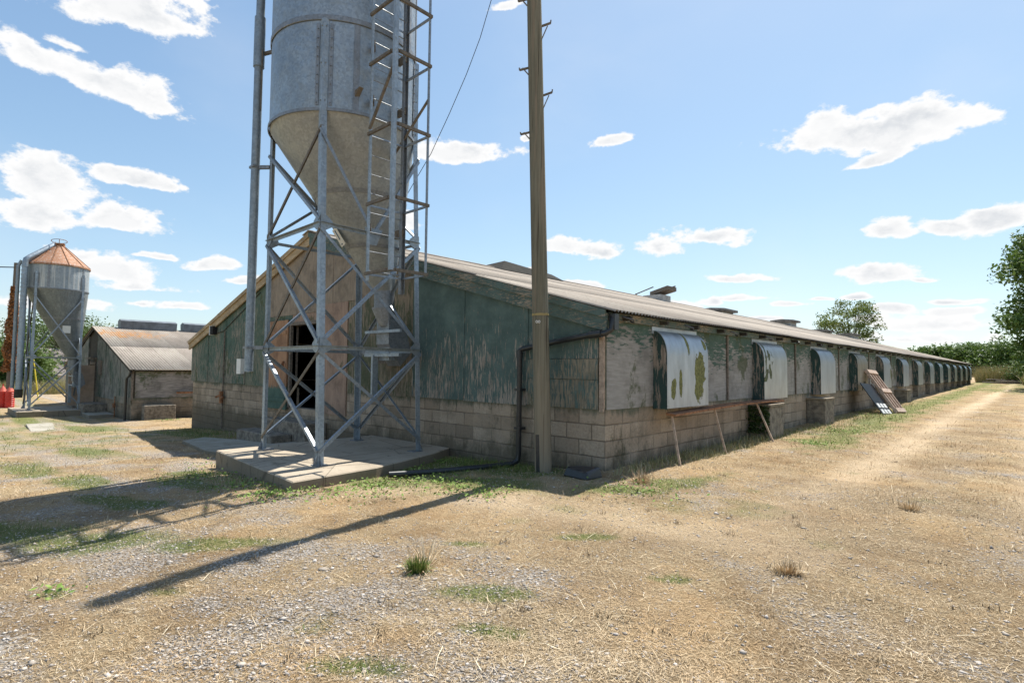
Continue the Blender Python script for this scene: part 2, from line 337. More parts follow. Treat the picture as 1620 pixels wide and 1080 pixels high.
def concmat(name, a, b):
    M_ = Mat(name, .9, .2)
    c = M_.mix(M_.r(M_.noise(1.2, 8, .7), .35, .65), a, b)
    c = M_.mix(M_.r(M_.noise(30, 5, .8), .5, .7, 0, .5), c, tuple(v*.5 for v in a))
    c = M_.mix(M_.r(M_.noise(2.3, 7, .75, M_.map((1, 1, 1), (4, 4, 4))), .58, .66, 0, .6), c, (.09, .08, .055))
    vr = M_.vor(1.1, M_.map((1, 1, .2)), 'DISTANCE_TO_EDGE'); 
    c = M_.mix(M_.r(vr, .0, .012, .7, 0), c, (.07, .06, .045))
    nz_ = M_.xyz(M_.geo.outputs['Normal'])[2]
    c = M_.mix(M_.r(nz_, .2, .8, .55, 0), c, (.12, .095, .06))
    M_.color(c); M_.bump(M_.noise(22, 6, .8), .6, .01); return M_.m
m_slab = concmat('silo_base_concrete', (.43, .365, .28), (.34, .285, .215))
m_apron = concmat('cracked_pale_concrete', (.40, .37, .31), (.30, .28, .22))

# ------------------------------------------------------------------ mesh helpers
class MB:
    def __init__(s): s.v = []; s.f = []; s.smooth = False
    def add(s, vs, fs):
        o = len(s.v); s.v += [tuple(v) for v in vs]; s.f += [tuple(i+o for i in f) for f in fs]; return s
    def box(s, a, b, rot=0, piv=None):
        x0, y0, z0 = a; x1, y1, z1 = b
        vs = [(x0,y0,z0),(x1,y0,z0),(x1,y1,z0),(x0,y1,z0),(x0,y0,z1),(x1,y0,z1),(x1,y1,z1),(x0,y1,z1)]
        if rot:
            p = piv or ((x0+x1)/2, (y0+y1)/2); c_, s_ = math.cos(rot), math.sin(rot)
            vs = [(p[0]+(x-p[0])*c_-(y-p[1])*s_, p[1]+(x-p[0])*s_+(y-p[1])*c_, z) for x, y, z in vs]
        return s.add(vs, [(0,3,2,1),(4,5,6,7),(0,1,5,4),(1,2,6,5),(2,3,7,6),(3,0,4,7)])
    def sweep(s, pts, prof, up=(0, 0, 1), caps=True):
        """closed profile [(u,v)] swept along straight path a->b; u axis = side, v axis = up-ish"""
        a, b = Vector(pts[0]), Vector(pts[-1]); d = (b-a).normalized(); up = Vector(up)
        u = d.cross(up)
        if u.length < 1e-4: u = d.cross(Vector((1, 0, 0)))
        u.normalize(); v = u.cross(d).normalized(); n = len(prof)
        vs = [p+u*q[0]+v*q[1] for p in (a, b) for q in prof]
        fs = [(i, (i+1) % n, n+(i+1) % n, n+i) for i in range(n)]
        if caps: fs += [tuple(range(n-1, -1, -1)), tuple(range(n, 2*n))]
        return s.add(vs, fs)
    def bar(s, a, b, w, h, up=(0, 0, 1)):
        return s.sweep([a, b], [(-w/2,-h/2),(w/2,-h/2),(w/2,h/2),(-w/2,h/2)], up)
    def angle(s, a, b, w, t, up, flip=False):
        """L section; corner on the path, flanges along +u and -v (or mirrored)"""
        k = -1 if flip else 1
        return s.sweep([a, b], [(0,0),(k*w,0),(k*w,-t),(k*t,-t),(k*t,-w),(0,-w)], up)
    def tube(s, pts, r, n=12, caps=True, r2=None):
        pts = [Vector(p) for p in pts]; rings = []; u = None
        for i, p in enumerate(pts):
            d = (pts[min(i+1, len(pts)-1)]-pts[max(i-1, 0)]).normalized()
            if u is None:
                u = d.cross(Vector((0, 0, 1)))
                if u.length < 1e-3: u = d.cross(Vector((1, 0, 0)))
            else: u = u - d*u.dot(d)
            u.normalize(); v = d.cross(u); rr = r if r2 is None else r+(r2-r)*i/(len(pts)-1)
            if isinstance(r, (list, tuple)): rr = r[i]
            rings.append([p+(u*math.cos(2*math.pi*k/n)+v*math.sin(2*math.pi*k/n))*rr for k in range(n)])
        vs = [q for rg in rings for q in rg]; fs = []
        for i in range(len(rings)-1):
            for k in range(n): fs.append((i*n+k, i*n+(k+1) % n, (i+1)*n+(k+1) % n, (i+1)*n+k))
        if caps: fs += [tuple(range(n-1, -1, -1)), tuple(range((len(rings)-1)*n, len(rings)*n))]
        s.smooth = True; return s.add(vs, fs)
    def loft(s, rings, closed=True, caps=False):
        n = len(rings[0]); vs = [q for rg in rings for q in rg]; fs = []
        for i in range(len(rings)-1):
            for k in range(n if closed else n-1): fs.append((i*n+k, i*n+(k+1) % n, (i+1)*n+(k+1) % n, (i+1)*n+k))
        if caps: fs += [tuple(range(n-1, -1, -1)), tuple(range((len(rings)-1)*n, len(rings)*n))]
        return s.add(vs, fs)
    def prism(s, poly, axis, lo, hi):
        """poly in the two remaining axes, extruded along axis"""
        def P(a, b, c): return {0: (c, a, b), 1: (a, c, b), 2: (a, b, c)}[axis]
        n = len(poly); vs = [P(a, b, lo) for a, b in poly]+[P(a, b, hi) for a, b in poly]
        fs = [(i, (i+1) % n, n+(i+1) % n, n+i) for i in range(n)]+[tuple(range(n-1, -1, -1)), tuple(range(n, 2*n))]
        return s.add(vs, fs)
    def build(s, name, mat, parent=None, smooth=None, bevel=0, auto=True):
        me = bpy.data.meshes.new(name); me.from_pydata(s.v, [], s.f); me.update()
        bm = bmesh.new(); bm.from_mesh(me); bmesh.ops.recalc_face_normals(bm, faces=bm.faces)
        sm = s.smooth if smooth is None else smooth
        if bevel: bmesh.ops.bevel(bm, geom=[e for e in bm.edges if len(e.link_faces) == 2 and e.calc_face_angle(0) > .6], offset=bevel, segments=1, affect='EDGES')
        if sm:
            for f in bm.faces: f.smooth = True
            for e in bm.edges: e.smooth = not (len(e.link_faces) != 2 or e.calc_face_angle(0) > .75)
        bm.to_mesh(me); bm.free()
        me.materials.append(mat)
        o = bpy.data.objects.new(name, me); COL.objects.link(o)
        if parent:
            o.parent = parent
        return o
def ring(cx, cy, z, r, n=64, sx=1., sy=1.):
    return [Vector((cx+r*sx*math.cos(2*math.pi*k/n), cy+r*sy*math.sin(2*math.pi*k/n), z)) for k in range(n)]
def tag(o, label, cat, group=None, kind=None):
    if label: o['label'] = label
    if cat: o['category'] = cat
    if group: o['group'] = group
    if kind: o['kind'] = kind
    return o
def thing(name, label, cat, loc=(0, 0, 0), rz=0, group=None):
    o = bpy.data.objects.new(name, None); COL.objects.link(o); o.location = loc; o.rotation_euler = (0, 0, rz)
    return tag(o, label, cat, group)
def to_local(mb, loc):     # shift world-built coordinates into a thing whose Empty is at loc
    mb.v = [(x-loc[0], y-loc[1], z-loc[2]) for x, y, z in mb.v]; return mb
def npmesh(name, V, Fq, mat, parent=None, attr=None, smooth=False):
    me = bpy.data.meshes.new(name); k = Fq.shape[1]
    me.vertices.add(len(V)); me.vertices.foreach_set('co', np.ascontiguousarray(V, dtype=np.float32).ravel())
    me.loops.add(Fq.size); me.loops.foreach_set('vertex_index', np.ascontiguousarray(Fq, dtype=np.int32).ravel())
    me.polygons.add(len(Fq)); me.polygons.foreach_set('loop_start', np.arange(0, Fq.size, k, dtype=np.int32))
    try: me.polygons.foreach_set('loop_total', np.full(len(Fq), k, dtype=np.int32))
    except Exception: pass
    me.update(calc_edges=True)
    if smooth: me.polygons.foreach_set('use_smooth', np.ones(len(Fq), dtype=bool))
    if attr is not None:
        a = me.color_attributes.new('mask', 'FLOAT_COLOR', 'POINT'); a.data.foreach_set('color', np.ascontiguousarray(attr, dtype=np.float32).ravel())
    me.materials.append(mat)
    o = bpy.data.objects.new(name, me); COL.objects.link(o)
    if parent: o.parent = parent
    return o

# ------------------------------------------------------------------ ground
def vnoise(x, y, s, seed=0):
    x = np.asarray(x)*s; y = np.asarray(y)*s; xi = np.floor(x).astype(int); yi = np.floor(y).astype(int); fx = x-xi; fy = y-yi
    fx = fx*fx*(3-2*fx); fy = fy*fy*(3-2*fy)
    def h(a, b):
        n = (a*374761393+b*668265263+seed*1442695) & 0xffffffff; n = ((n ^ (n >> 13))*1274126177) & 0xffffffff; return ((n ^ (n >> 16)) & 0xffff)/65535.
    return (h(xi, yi)*(1-fx)+h(xi+1, yi)*fx)*(1-fy)+(h(xi, yi+1)*(1-fx)+h(xi+1, yi+1)*fx)*fy
def fbm(x, y, s, o=4, seed=0):
    t = 0; a = .5; n = 0
    for k in range(o): t = t+a*vnoise(x, y, s*2**k, seed+k*17); n += a; a *= .5
    return t/n
def gz0(x, y):
    x = np.asarray(x, float); y = np.asarray(y, float)
    g = .045*np.clip(x, -18, 0) + .02*np.clip(x+18, -6, 0)
    g = g + .0086*np.clip(y, -40, 62)
    # low verge bank along the far hedge
    g = g + .35*np.clip((np.hypot(np.maximum(x-9, 0), 0))/8, 0, 1)*np.clip((y-20)/30, 0, 1)
    return g
def gz(x, y):
    x = np.asarray(x, float); y = np.asarray(y, float)
    rut = (np.exp(-((x-2.45)/.28)**2)+np.exp(-((x-4.35)/.28)**2))*np.clip((y+1)/2, 0, 1)*(.6+.8*fbm(x, y, .7, 2, 4))
    return gz0(x, y)+(fbm(x, y, .5, 3, 3)-.5)*.09+(fbm(x, y, 3.1, 2, 9)-.5)*.035-.035*rut
def blob(x, y, cx, cy, rx, ry, rot=0):
    c, s = math.cos(rot), math.sin(rot); dx = x-cx; dy = y-cy
    return np.clip(1.25-np.hypot((dx*c+dy*s)/rx, (-dx*s+dy*c)/ry), 0, 1)
GB = [(1.75,-3.99,.42,.16,.7),(2.16,-4.32,.28,.12,.7),(1.96,-5.05,.3,.15,.7),(-.6,-4.75,.8,.26,.85),(-1.7,-5.5,.9,.45,.8),(-2.8,-6.0,1.3,.5,.6),(-3.4,-4.9,1.2,.3,.3),
      (-6,-4.9,1.3,.4,0),(-8.5,-5.2,2.0,.5,0),(-4.2,-4.0,1.6,.35,.1),(-2.0,-2.2,1.1,.55,.4),(-.9,-1.6,1.2,.6,.4),(-2.5,-1.0,1.3,1.,0),(-1.2,-.5,1.6,.7,0),(-2.6,-.4,1.2,.7,0),(1.53,-2.55,.4,.13,.7),(.8,-.75,.6,.3,.6),
      (1.1,.2,.8,.35,1.2),(-.36,-5.9,.15,.1,0),(-11,-4,2.2,.6,0),(-14,-1,3.5,.8,0),(-13,-6,3,.7,.2),(-20,-2.5,3,.8,0),(-26,-3.5,4,.6,0),(.9,-3.4,.25,.1,.7),(2.5,-2.9,.25,.1,.7),(.2,-5.4,.2,.1,.7),(-5.2,-3.6,.9,.35,.2)]
def green_f(x, y):
    g = np.zeros_like(x)
    for b in GB: g = np.maximum(g, blob(x, y, *b))
    wall = np.clip(1-np.abs(x-1.25)/1.3, 0, 1)*(y > 2.5)*.85
    g = np.maximum(g, wall*np.clip((y-2)/4, 0, 1))
    g = np.maximum(g, np.clip((y-24)/30, 0, .55)*(x > 0))
    g = np.maximum(g, np.clip((-x-9)/10, 0, .5)*np.clip((-y)/2, 0, 1))
    n = fbm(x, y, 2.6, 4, 40); n2 = fbm(x, y, .8, 3, 77)
    base = np.clip((n2-.60)*3, 0, .35)
    return np.clip((np.maximum(g, base)*1.25-(1-n)*.95)*2.4, 0, 1)
def gravel_f(x, y):
    d = np.clip((-3.1-y-(x-1)*.15)/1.2, 0, 1)*(.75-.3*np.clip(x-1.5, 0, 1.2)/1.2)
    tr = np.clip(1-np.abs(x-4.6-(y*0.0))/1.2, 0, 1)*.15*(y < 8)
    left = blob(x, y, -1.5, -6.3, 3.2, 1.6, .7)*.7 + blob(x, y, -13, -5.8, 5, .9, .1)*.5
    n = fbm(x, y, 1.7, 4, 5)
    return np.clip((np.maximum(np.maximum(d, tr), left)+(n-.60)*3.2)*1.15, 0, 1)
def bare_f(x, y):     # pale trodden straw of the track
    t = np.clip(1-np.abs(x-2.45-.06*np.sin(y*.3)-np.clip(y/60, 0, 1)*.6)/.45, 0, 1)*np.clip((y+2)/1.5, 0, 1)*1.3
    t = np.maximum(t, np.clip(1-np.abs(x-4.35-.06*np.sin(y*.3)-np.clip(y/60, 0, 1)*.4)/.4, 0, 1)*np.clip((y+1)/2, 0, 1)*1.2)
    t2 = np.clip(1-np.abs(y+2.15-(x*.12))/.75, 0, 1)*(x > -7)*(x < 3.2)*.9
    return np.clip(np.maximum(t, t2)+(fbm(x, y, 1.2, 4, 21)-.5)*.9, 0, 1)
def dark_f(x, y):     # browner litter
    t = np.clip((x-1.2)/2, 0, .7)*(y < 2)*(y > -5)+np.clip(1-np.abs(x-3.45)/.5, 0, 1)*.55*(y > 1)
    return np.clip((t+(fbm(x, y, 1.1, 4, 61)-.5)*2.2), 0, 1)

xs = np.unique(np.concatenate([np.linspace(-9, 9, 230), -9-np.geomspace(.08, 1, 30)*21, -30-np.geomspace(.03, 1, 34)*900, 9+np.geomspace(.01, 1, 46)*900]))
ys = np.unique(np.concatenate([np.linspace(-8.5, 3, 190), 3+np.geomspace(.0016, 1, 330)*70, 73+np.geomspace(.03, 1, 26)*1100, -8.5-np.geomspace(.01, 1, 34)*600]))
X, Y = np.meshgrid(xs, ys); Z = gz(X, Y); far = np.clip((np.hypot(X, Y)-60)/100, 0, 1); Z = Z*(1-far)+far*(gz0(X, Y)+2.0*(fbm(X, Y, .01, 2, 2)-.5)*far)
V = np.stack([X, Y, Z], -1).reshape(-1, 3); nx, ny = len(xs), len(ys)
I = np.arange(nx*ny).reshape(ny, nx); Fq = np.stack([I[:-1, :-1], I[:-1, 1:], I[1:, 1:], I[1:, :-1]], -1).reshape(-1, 4)
fx, fy = X.ravel(), Y.ravel()
attr = np.stack([green_f(fx, fy), gravel_f(fx, fy), bare_f(fx, fy), dark_f(fx, fy)], -1)
def groundmat():
    M_ = Mat('dry_grass_and_gravel_ground', .95, .1)
    a = M_.n('ShaderNodeAttribute', attribute_name='mask'); s_ = M_.n('ShaderNodeSeparateColor'); M_.l(a.outputs['Color'], s_.inputs[0])
    gr, gv, ba, dk = s_.outputs[0], s_.outputs[1], s_.outputs[2], a.outputs['Alpha']
    fine = M_.noise(70, 6, .85); med = M_.noise(9, 6, .75); big = M_.noise(.5, 6, .65)
    straw = M_.mix(M_.r(fine, .34, .66), (.13, .085, .045), (.56, .44, .27))
    straw = M_.mix(M_.r(med, .38, .68, 0, .6), straw, (.42, .26, .115))
    straw = M_.mix(M_.r(big, .42, .62, 0, .35), straw, (.47, .37, .22))
    straw = M_.mix(M_.r(M_.noise(1.1, 5, .65), .47, .62, 0, .6), straw, (.22, .14, .07))
    straw = M_.mix(M_.r(M_.noise(.8, 5, .65, M_.map((1, 1, 1), (8, 2, 0))), .5, .64, 0, .35), straw, (.52, .35, .18))
    pale = M_.mix(M_.r(fine, .3, .7), (.42, .30, .18), (.72, .58, .40))
    c = M_.mix(M_.M('MULTIPLY', ba, .85), straw, pale)
    brown = M_.mix(M_.r(fine, .35, .65), (.13, .09, .05), (.42, .32, .20))
    c = M_.mix(M_.M('MULTIPLY', dk, .7), c, brown)
    vc = M_.vor(58, out='Color'); vs = M_.n('ShaderNodeSeparateColor'); M_.l(vc, vs.inputs[0])
    vd = M_.vor(58); st = M_.mix(M_.r(vs.outputs[0], 0, 1, 0, 1, False), (.22, .20, .175), (.62, .585, .55))
    st = M_.mix(M_.r(vd, .45, .75), st, (.16, .12, .08))
    gm = M_.M('MULTIPLY', gv, M_.r(M_.M('ADD', vs.outputs[1], M_.M('MULTIPLY', gv, .4)), .45, .6))
    c = M_.mix(M_.M('MULTIPLY', gm, .8), c, st)
    grn = M_.mix(M_.r(fine, .35, .65), (.055, .09, .022), (.21, .24, .075))
    c = M_.mix(M_.M('MULTIPLY', gr, .8), c, grn)
    M_.color(c)
    h = M_.M('ADD', M_.M('MULTIPLY', fine, 1.), M_.M('MULTIPLY', M_.noise(18, 4, .7), 1.)); M_.bump(h, 1., .025)
    return M_.m
g_o = npmesh('ground', V, Fq, groundmat(), attr=attr, smooth=True); g_o['kind'] = 'structure'

# ------------------------------------------------------------------ corrugated slope
def corrugated(name, x_ridge, z_ridge, x_eave, z_eave, y0, y1, mat, parent, pitch=.09, amp=.017, rows=3, per=6, seed=0, loc=(0, 0, 0)):
    ny_ = int((y1-y0)/pitch*per); yv = np.linspace(y0, y1, ny_); wv = amp*np.sin(2*math.pi*yv/pitch)
    sag = (fbm(yv, yv*0+seed, .35, 3, 5)-.5)*.05
    Vs = []; Fs = []; off = 0; nrm = Vector((-(z_eave-z_ridge), 0, x_eave-x_ridge)).normalized()
    if nrm.z < 0: nrm = -nrm
    for k in range(rows):
        t0 = k/rows; t1 = min(1, (k+1)/rows+.015)
        tt = [t0, t1, t1]; lift = [0.0, .008, .006]
        block = []
        for t, lf in zip(tt, lift):
            x = x_ridge+(x_eave-x_ridge)*t; z = z_ridge+(z_eave-z_ridge)*t
            block.append(np.stack([x+nrm.x*(wv+lf), yv, z+nrm.z*(wv+lf)+sag*t], -1))
        B = np.concatenate(block); I = np.arange(3*ny_).reshape(3, ny_)+off; off += 3*ny_
        Vs.append(B); Fs.append(np.stack([I[:-1, :-1], I[1:, :-1], I[1:, 1:], I[:-1, 1:]], -1).reshape(-1, 4))
    V_ = np.concatenate(Vs)-np.array(loc); return npmesh(name, V_, np.concatenate(Fs), mat, parent, smooth=False)

# ------------------------------------------------------------------ long shed
PB, PE, RZ, HW, LEN = .875, 2.27, 4.72, 8.64, 58.9
shed = thing('poultry_shed', 'long low poultry shed with flaking green boards, block base and corrugated roof beside the track', 'shed')
def rake(x, d=0.):        # underside height of roof at x
    return PE+(RZ-PE)*(1-abs(x+HW)/HW)-d
S = shed
GBZ = -1.6
# block walls
mb = MB(); mb.box((-.2-HW*2+.4, 0, GBZ), (-9.6, .22, PB-.004)); mb.box((-9.6, 0, GBZ), (-8.0, .22, .37)); mb.box((-8.0, 0, GBZ), (0, .22, PB-.004)); mb.build('block_wall', m_block, S)
MB().box((-.22, .222, GBZ), (0, LEN, PB-.004)).build('block_wall', m_block, S)
MB().box((-2*HW, .222, GBZ), (-2*HW+.22, LEN, PB-.004)).build('block_wall', m_block, S)
MB().box((-2*HW+.222, LEN-.22, GBZ), (-.222, LEN, PB-.004)).build('block_wall', m_block, S)
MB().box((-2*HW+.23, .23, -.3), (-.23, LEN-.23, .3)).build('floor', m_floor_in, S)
# inner lining (keeps the interior dark) : gable sheathing with door hole
def gable(xa, xb, zlo, zhi=None):
    pts = [(xa, zlo), (xb, zlo)]
    if zhi is None:
        pts.append((xb, rake(xb, .03)))
        if xa < -HW < xb: pts.append((-HW, rake(-HW, .03)))
        pts.append((xa, rake(xa, .03)))
    else: pts += [(xb, zhi), (xa, zhi)]
    return pts
mb = MB()
mb.prism(gable(-2*HW, -9.6, PB), 1, .02, .10); mb.prism(gable(-9.6, -8.0, 2.55), 1, .02, .10); mb.prism(gable(-8.0, 0, PB), 1, .02, .10)
mb.build('gable_sheathing', m_olive, S)
mb = MB(); mb.prism(gable(-2*HW, 0, PB), 1, LEN-.1, LEN-.02); mb.build('gable_sheathing', m_paint_top, S)
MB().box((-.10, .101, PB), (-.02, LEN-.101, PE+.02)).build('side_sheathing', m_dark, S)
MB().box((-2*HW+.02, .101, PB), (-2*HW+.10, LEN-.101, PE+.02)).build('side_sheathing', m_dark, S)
# boards on the gable
def gboard(xa, xb, z0, z1, mat, y=-.018, name='wall_board', drop=.20):
    mb = MB(); g = .006
    if z1 is None:
        pts = [(xa+g, z0), (xb-g, z0), (xb-g, rake(xb, drop))]
        if xa < -HW < xb: pts.append((-HW, rake(-HW, drop)))
        pts.append((xa+g, rake(xa, drop)))
    else: pts = [(xa+g, z0), (xb-g, z0), (xb-g, z1), (xa+g, z1)]
    mb.prism(pts, 1, y, y+.034); return mb.build(name, mat, S)
gboard(-1.45, -.10, PB-.01, 1.28, m_paint_h); gboard(-1.45, -.10, 1.286, 1.58, m_paint_h, -.03); gboard(-1.45, -.10, 1.586, None, m_paint_v)
gboard(-2.95, -1.45, PB-.02, None, m_paint_v); gboard(-4.40, -2.95, PB-.01, None, m_paint_v)
gboard(-5.93, -4.40, PB-.02, None, m_mossy); gboard(-6.85, -5.93, PB-.03, 2.9, m_mossy, -.012)
gboard(-8.0, -6.85, .32, 2.9, m_red, -.03); gboard(-7.55, -5.93, 2.905, None, m_brown, -.02); gboard(-9.6, -7.55, 2.75, None, m_brown, -.022)
gboard(-11.0, -9.6, 2.75, None, m_brown, -.016); gboard(-9.6, -8.0, 2.55, 2.745, m_red, -.012); 
gboard(-12.55, -11.0, PB-.02, None, m_olive); gboard(-14.1, -12.55, PB, None, m_paint_top); gboard(-15.65, -14.1, PB-.01, None, m_paint_top); gboard(-2*HW+.02, -15.65, PB, None, m_paint_top)
gboard(-11.0, -9.6, PB-.02, 2.745, m_olive)
for x in (-1.45, -2.95, -4.4, -12.55, -14.1, -15.65): 
    MB().box((x-.022, -.032, PB), (x+.022, -.0185, rake(x, .22))).build('cover_strip', m_paint_top if x < -5 else m_paint_v, S)
# door hole, frame, open leaf lying back on the wall
mb = MB(); mb.box((-9.68, -.05, .37), (-9.60, .16, 2.55)); mb.box((-8.08, -.05, .37), (-8.0, .16, 2.55)); mb.box((-9.6, -.05, 2.47), (-8.08, .16, 2.55)); fr = mb.build('door_frame', m_oldwood, S)
dl = MB().prism([(-11.0, .30), (-9.70, .30), (-9.70, 2.62), (-11.0, 2.62)], 1, -.09, -.05).build('door', m_door, S); dl['label'] = 'open plywood door folded back, green at its foot'
for z in (.55, 1.45, 2.3): MB().box((-10.95, -.115, z-.05), (-9.75, -.091, z+.05)).build('ledge', m_door, dl)
MB().box((-9.86, -.15, 1.32), (-9.80, -.116, 1.55)).tube([(-9.83, -.15, 1.38), (-9.83, -.18, 1.44), (-9.83, -.15, 1.5)], .012, 6).build('latch', m_rust, dl)
# bargeboards (thin cap above)
def barge(x0, x1, mat, off=0.):
    mb = MB(); d0 = .29; y0, y1 = -.10, -.055
    pts = [(x0, rake(x0, d0)), (x1, rake(x1, d0)), (x1, rake(x1, 0.03)), (x0, rake(x0, .03))]; mb.prism(pts, 1, y0, y1)
    mb.prism([(x0, rake(x0, .10)), (x1, rake(x1, .10)), (x1, rake(x1, -.012)), (x0, rake(x0, -.012))], 1, y0-.035, y0-.002)
    return mb.build('bargeboard', mat, S)
barge(-HW, .08, m_barge); barge(-2*HW-.08, -HW-.003, m_bargel)
MB().box((-.082, -.03, PB-.04), (-.010, .012, 2.02)).build('corner_batten', simple('pinkish_batten', (.34, .265, .205), .85, var=.3, scale=14), S)
# long wall boards + posts + gutter brackets
y = .02; k = 0
edges = [0.02]+[4.19+4.22*i for i in range(13)]+[LEN-.02]
for a, b in zip(edges[:-1], edges[1:]):
    MB().box((-.018, a+.008, PB-.01), (.012+random.uniform(-.004, .004), b-.008, 2.17)).build('wall_board', m_wall_s, S)
for yy in edges[1:-1]:
    MB().box((.018, yy-.028, PB-.01), (.042, yy+.028, 2.14)).build('cover_strip', m_darkwood if random.random() < .5 else m_oldwood, S)
MB().box((.0, .0, 2.12), (.075, LEN, 2.235)).build('eaves_board', m_barge, S)
for i in range(54): 
    yy = .35+i*1.09; MB().box((.076, yy-.03, 2.14+random.uniform(-.01, .01)), (.21, yy+.03, 2.20)).build('rafter_end', m_darkwood, S)
for sgn in (-1, 1):
    MB().prism([(-HW+sgn*0, RZ-.17), (-HW+sgn*HW, PE-.16), (-HW+sgn*HW, PE-.02), (-HW, RZ-.03)], 1, .12, .16).build('rafter', m_darkwood, S)
# roof
ro = corrugated('roof', -HW, RZ+.03, .23, 2.235, -.13, LEN+.12, m_roof, S, seed=1)
ro2 = corrugated('roof', -HW, RZ+.03, -2*HW-.23, 2.235, -.13, LEN+.12, m_roof, S, seed=4, per=4)
mb = MB(); mb.sweep([(-HW, -.14, RZ+.02), (-HW, LEN+.13, RZ+.02)], [(-.30,-.085+.04),(-.29,-.06+.04),(0,.06),(.29,-.02),(.30,-.045),(0,.035)]); mb.build('ridge_cap', m_roof, S)
# roof vents on the ridge
def rvent(y, w, ln, h, capped, mat, capm, dx=0, over=.12):
    r0 = MB().box((-HW-w/2+dx, y-ln/2, RZ-.25), (-HW+w/2+dx, y+ln/2, RZ+h)).build('roof_vent', mat, S)
    if capped:
        mb = MB(); a = over; mb.prism([(-HW-w/2-a+dx, RZ+h), (-HW+w/2+a+dx, RZ+h), (-HW+w/2+a+dx, RZ+h+.13), (-HW+dx, RZ+h+.2), (-HW-w/2-a+dx, RZ+h+.13)], 1, y-ln/2-a, y+ln/2+a); mb.build('vent_cap', capm, r0)
    return r0
m_ventb = simple('vent_box_sheet', (.42, .42, .40), .7, var=.2, scale=4); m_ventc = simple('vent_cap_board', (.20, .185, .165), .9, var=.3, scale=5)
r1 = rvent(17.3, .9, 1.0, .22, False, m_ventb, m_ventc)
r1['label'] = 'square grey vent box with a broken, tilted lid'
mb = MB(); mb.bar((-HW-.75, 16.6, RZ+.28), (-HW+.2, 16.6, RZ+.55), .05, .04); mb.bar((-HW-.5, 17.7, RZ+.42), (-HW+.75, 17.7, RZ+.66), .06, .05); mb.bar((-HW-.70, 16.6, RZ-.05), (-HW-.70, 16.6, RZ+.32), .05, .05); mb.build('lid_batten', m_oldwood, r1)
MB().prism([(-HW-.2, RZ+.24), (-HW+.7, RZ+.44), (-HW+.7, RZ+.62), (-HW-.2, RZ+.40)], 1, 17.0, 17.9).build('broken_lid', m_oldwood, r1)
rvent(24.2, 1.2, 1.5, -.02, True, m_ventb, m_ventc, over=.2); rvent(36., 1.1, 1.3, .2, True, m_ventb, m_ventc, over=.22)
rvent(45, 1.2, 1.6, .0, True, m_ventb, m_ventc, over=.2); rvent(54.5, 1.3, 1.7, .18, True, m_ventb, m_ventc, over=.22)
mb = MB(); t_ = [(-HW-.7, 5.9, RZ-.12), (-HW-.6, 9.2, RZ-.12), (-HW+.75, 9.2, RZ-.14), (-HW+.8, 5.9, RZ-.16), (-HW-.3, 6.3, RZ+.16), (-HW-.35, 8.8, RZ+.14), (-HW+.4, 8.9, RZ+.10), (-HW+.35, 6.5, RZ+.25), (-HW+.1, 7.4, RZ+.24)]
mb.add(t_, [(0,1,5,4),(1,2,6,5),(2,3,7,6),(3,0,4,7),(4,5,8),(5,6,8),(6,7,8),(7,4,8)]); tp = mb.build('tarpaulin', m_tarp, None)
tag(tp, 'dark crumpled tarpaulin lying over the ridge of the long shed behind the pole', 'tarpaulin')
# vent hoods
HD, HWD = .262, 1.447
def hood_profile(n=10):
    pts = [(.0, 2.06)]; R_ = .245; cx_, cz_ = HD-R_, 2.055-.40
    for k in range(n+1):
        a = math.pi/2*(1-k/n); pts.append((cx_+R_*math.cos(a), cz_+.40*math.sin(a)))
    return pts
def hood(y0, mat, w=HWD, parent=S):
    prof = hood_profile(); zb = PB-.035
    o_ = prof+[(HD, zb)]; mb = MB(); t = .006
    inner = [(max(0, x-t), z-t) for x, z in o_[:-1]]+[(HD-t, zb)]
    rows = []
    for yy in (y0-.012, y0+w+.012): rows.append([Vector((x, yy, z)) for x, z in o_]+[Vector((x, yy, z)) for x, z in reversed(inner)])
    mb.loft(rows, True, True); h = mb.build('vent_hood', mat, parent, smooth=True)
    for yy in (y0, y0+w-.022):
        p = [(x-.004 if x > .01 else x+.014, z-.008) for x, z in o_[:-1]]+[(HD-.008, zb-.012), (.014, zb-.012)]
        MB().prism(p, 1, yy, yy+.022).build('hood_cheek', m_cheek, h)
    MB().box((.013, y0-.06, 2.0), (.03, y0+w+.06, 2.115)).build('hood_flashing', m_hood, h)
    return h
for i in range(14):
    h = hood(1.32+4.22*i+random.uniform(-.02, .02)*(i > 2), m_hood3 if i == 3 else (m_hood2 if i in (1, 6, 9, 12) else (m_hood1 if i == 0 else m_hood)))
    if i == 0: h['label'] = 'bluish sheet hood with large moss coloured flaked patches'
    if i == 3: h['label'] = 'hood with brown rust streaks'
    if i == 13: h['label'] = 'last hood, at the far end of the wall'
# piers under some hoods
for (ya, yb, dp, zt) in ((5.35, 6.2, .42, .70), (9.35, 10.2, .45, .70), (17.6, 18.4, .42, .62), (21.9, 22.8, .45, .66)):
    h = MB().box((.002, ya, -.6), (dp, yb, zt)).build('block_pier', m_pier, S, bevel=.012); MB().box((.002, ya-.03, zt+.001), (dp+.03, yb+.03, zt+.05)).build('pier_slab', m_slab, h)
for i in range(6, 14): MB().box((.002, 1.5+4.22*i, -.6), (.2, 2.5+4.22*i, PB-.06)).build('block_pier', m_pier, S)
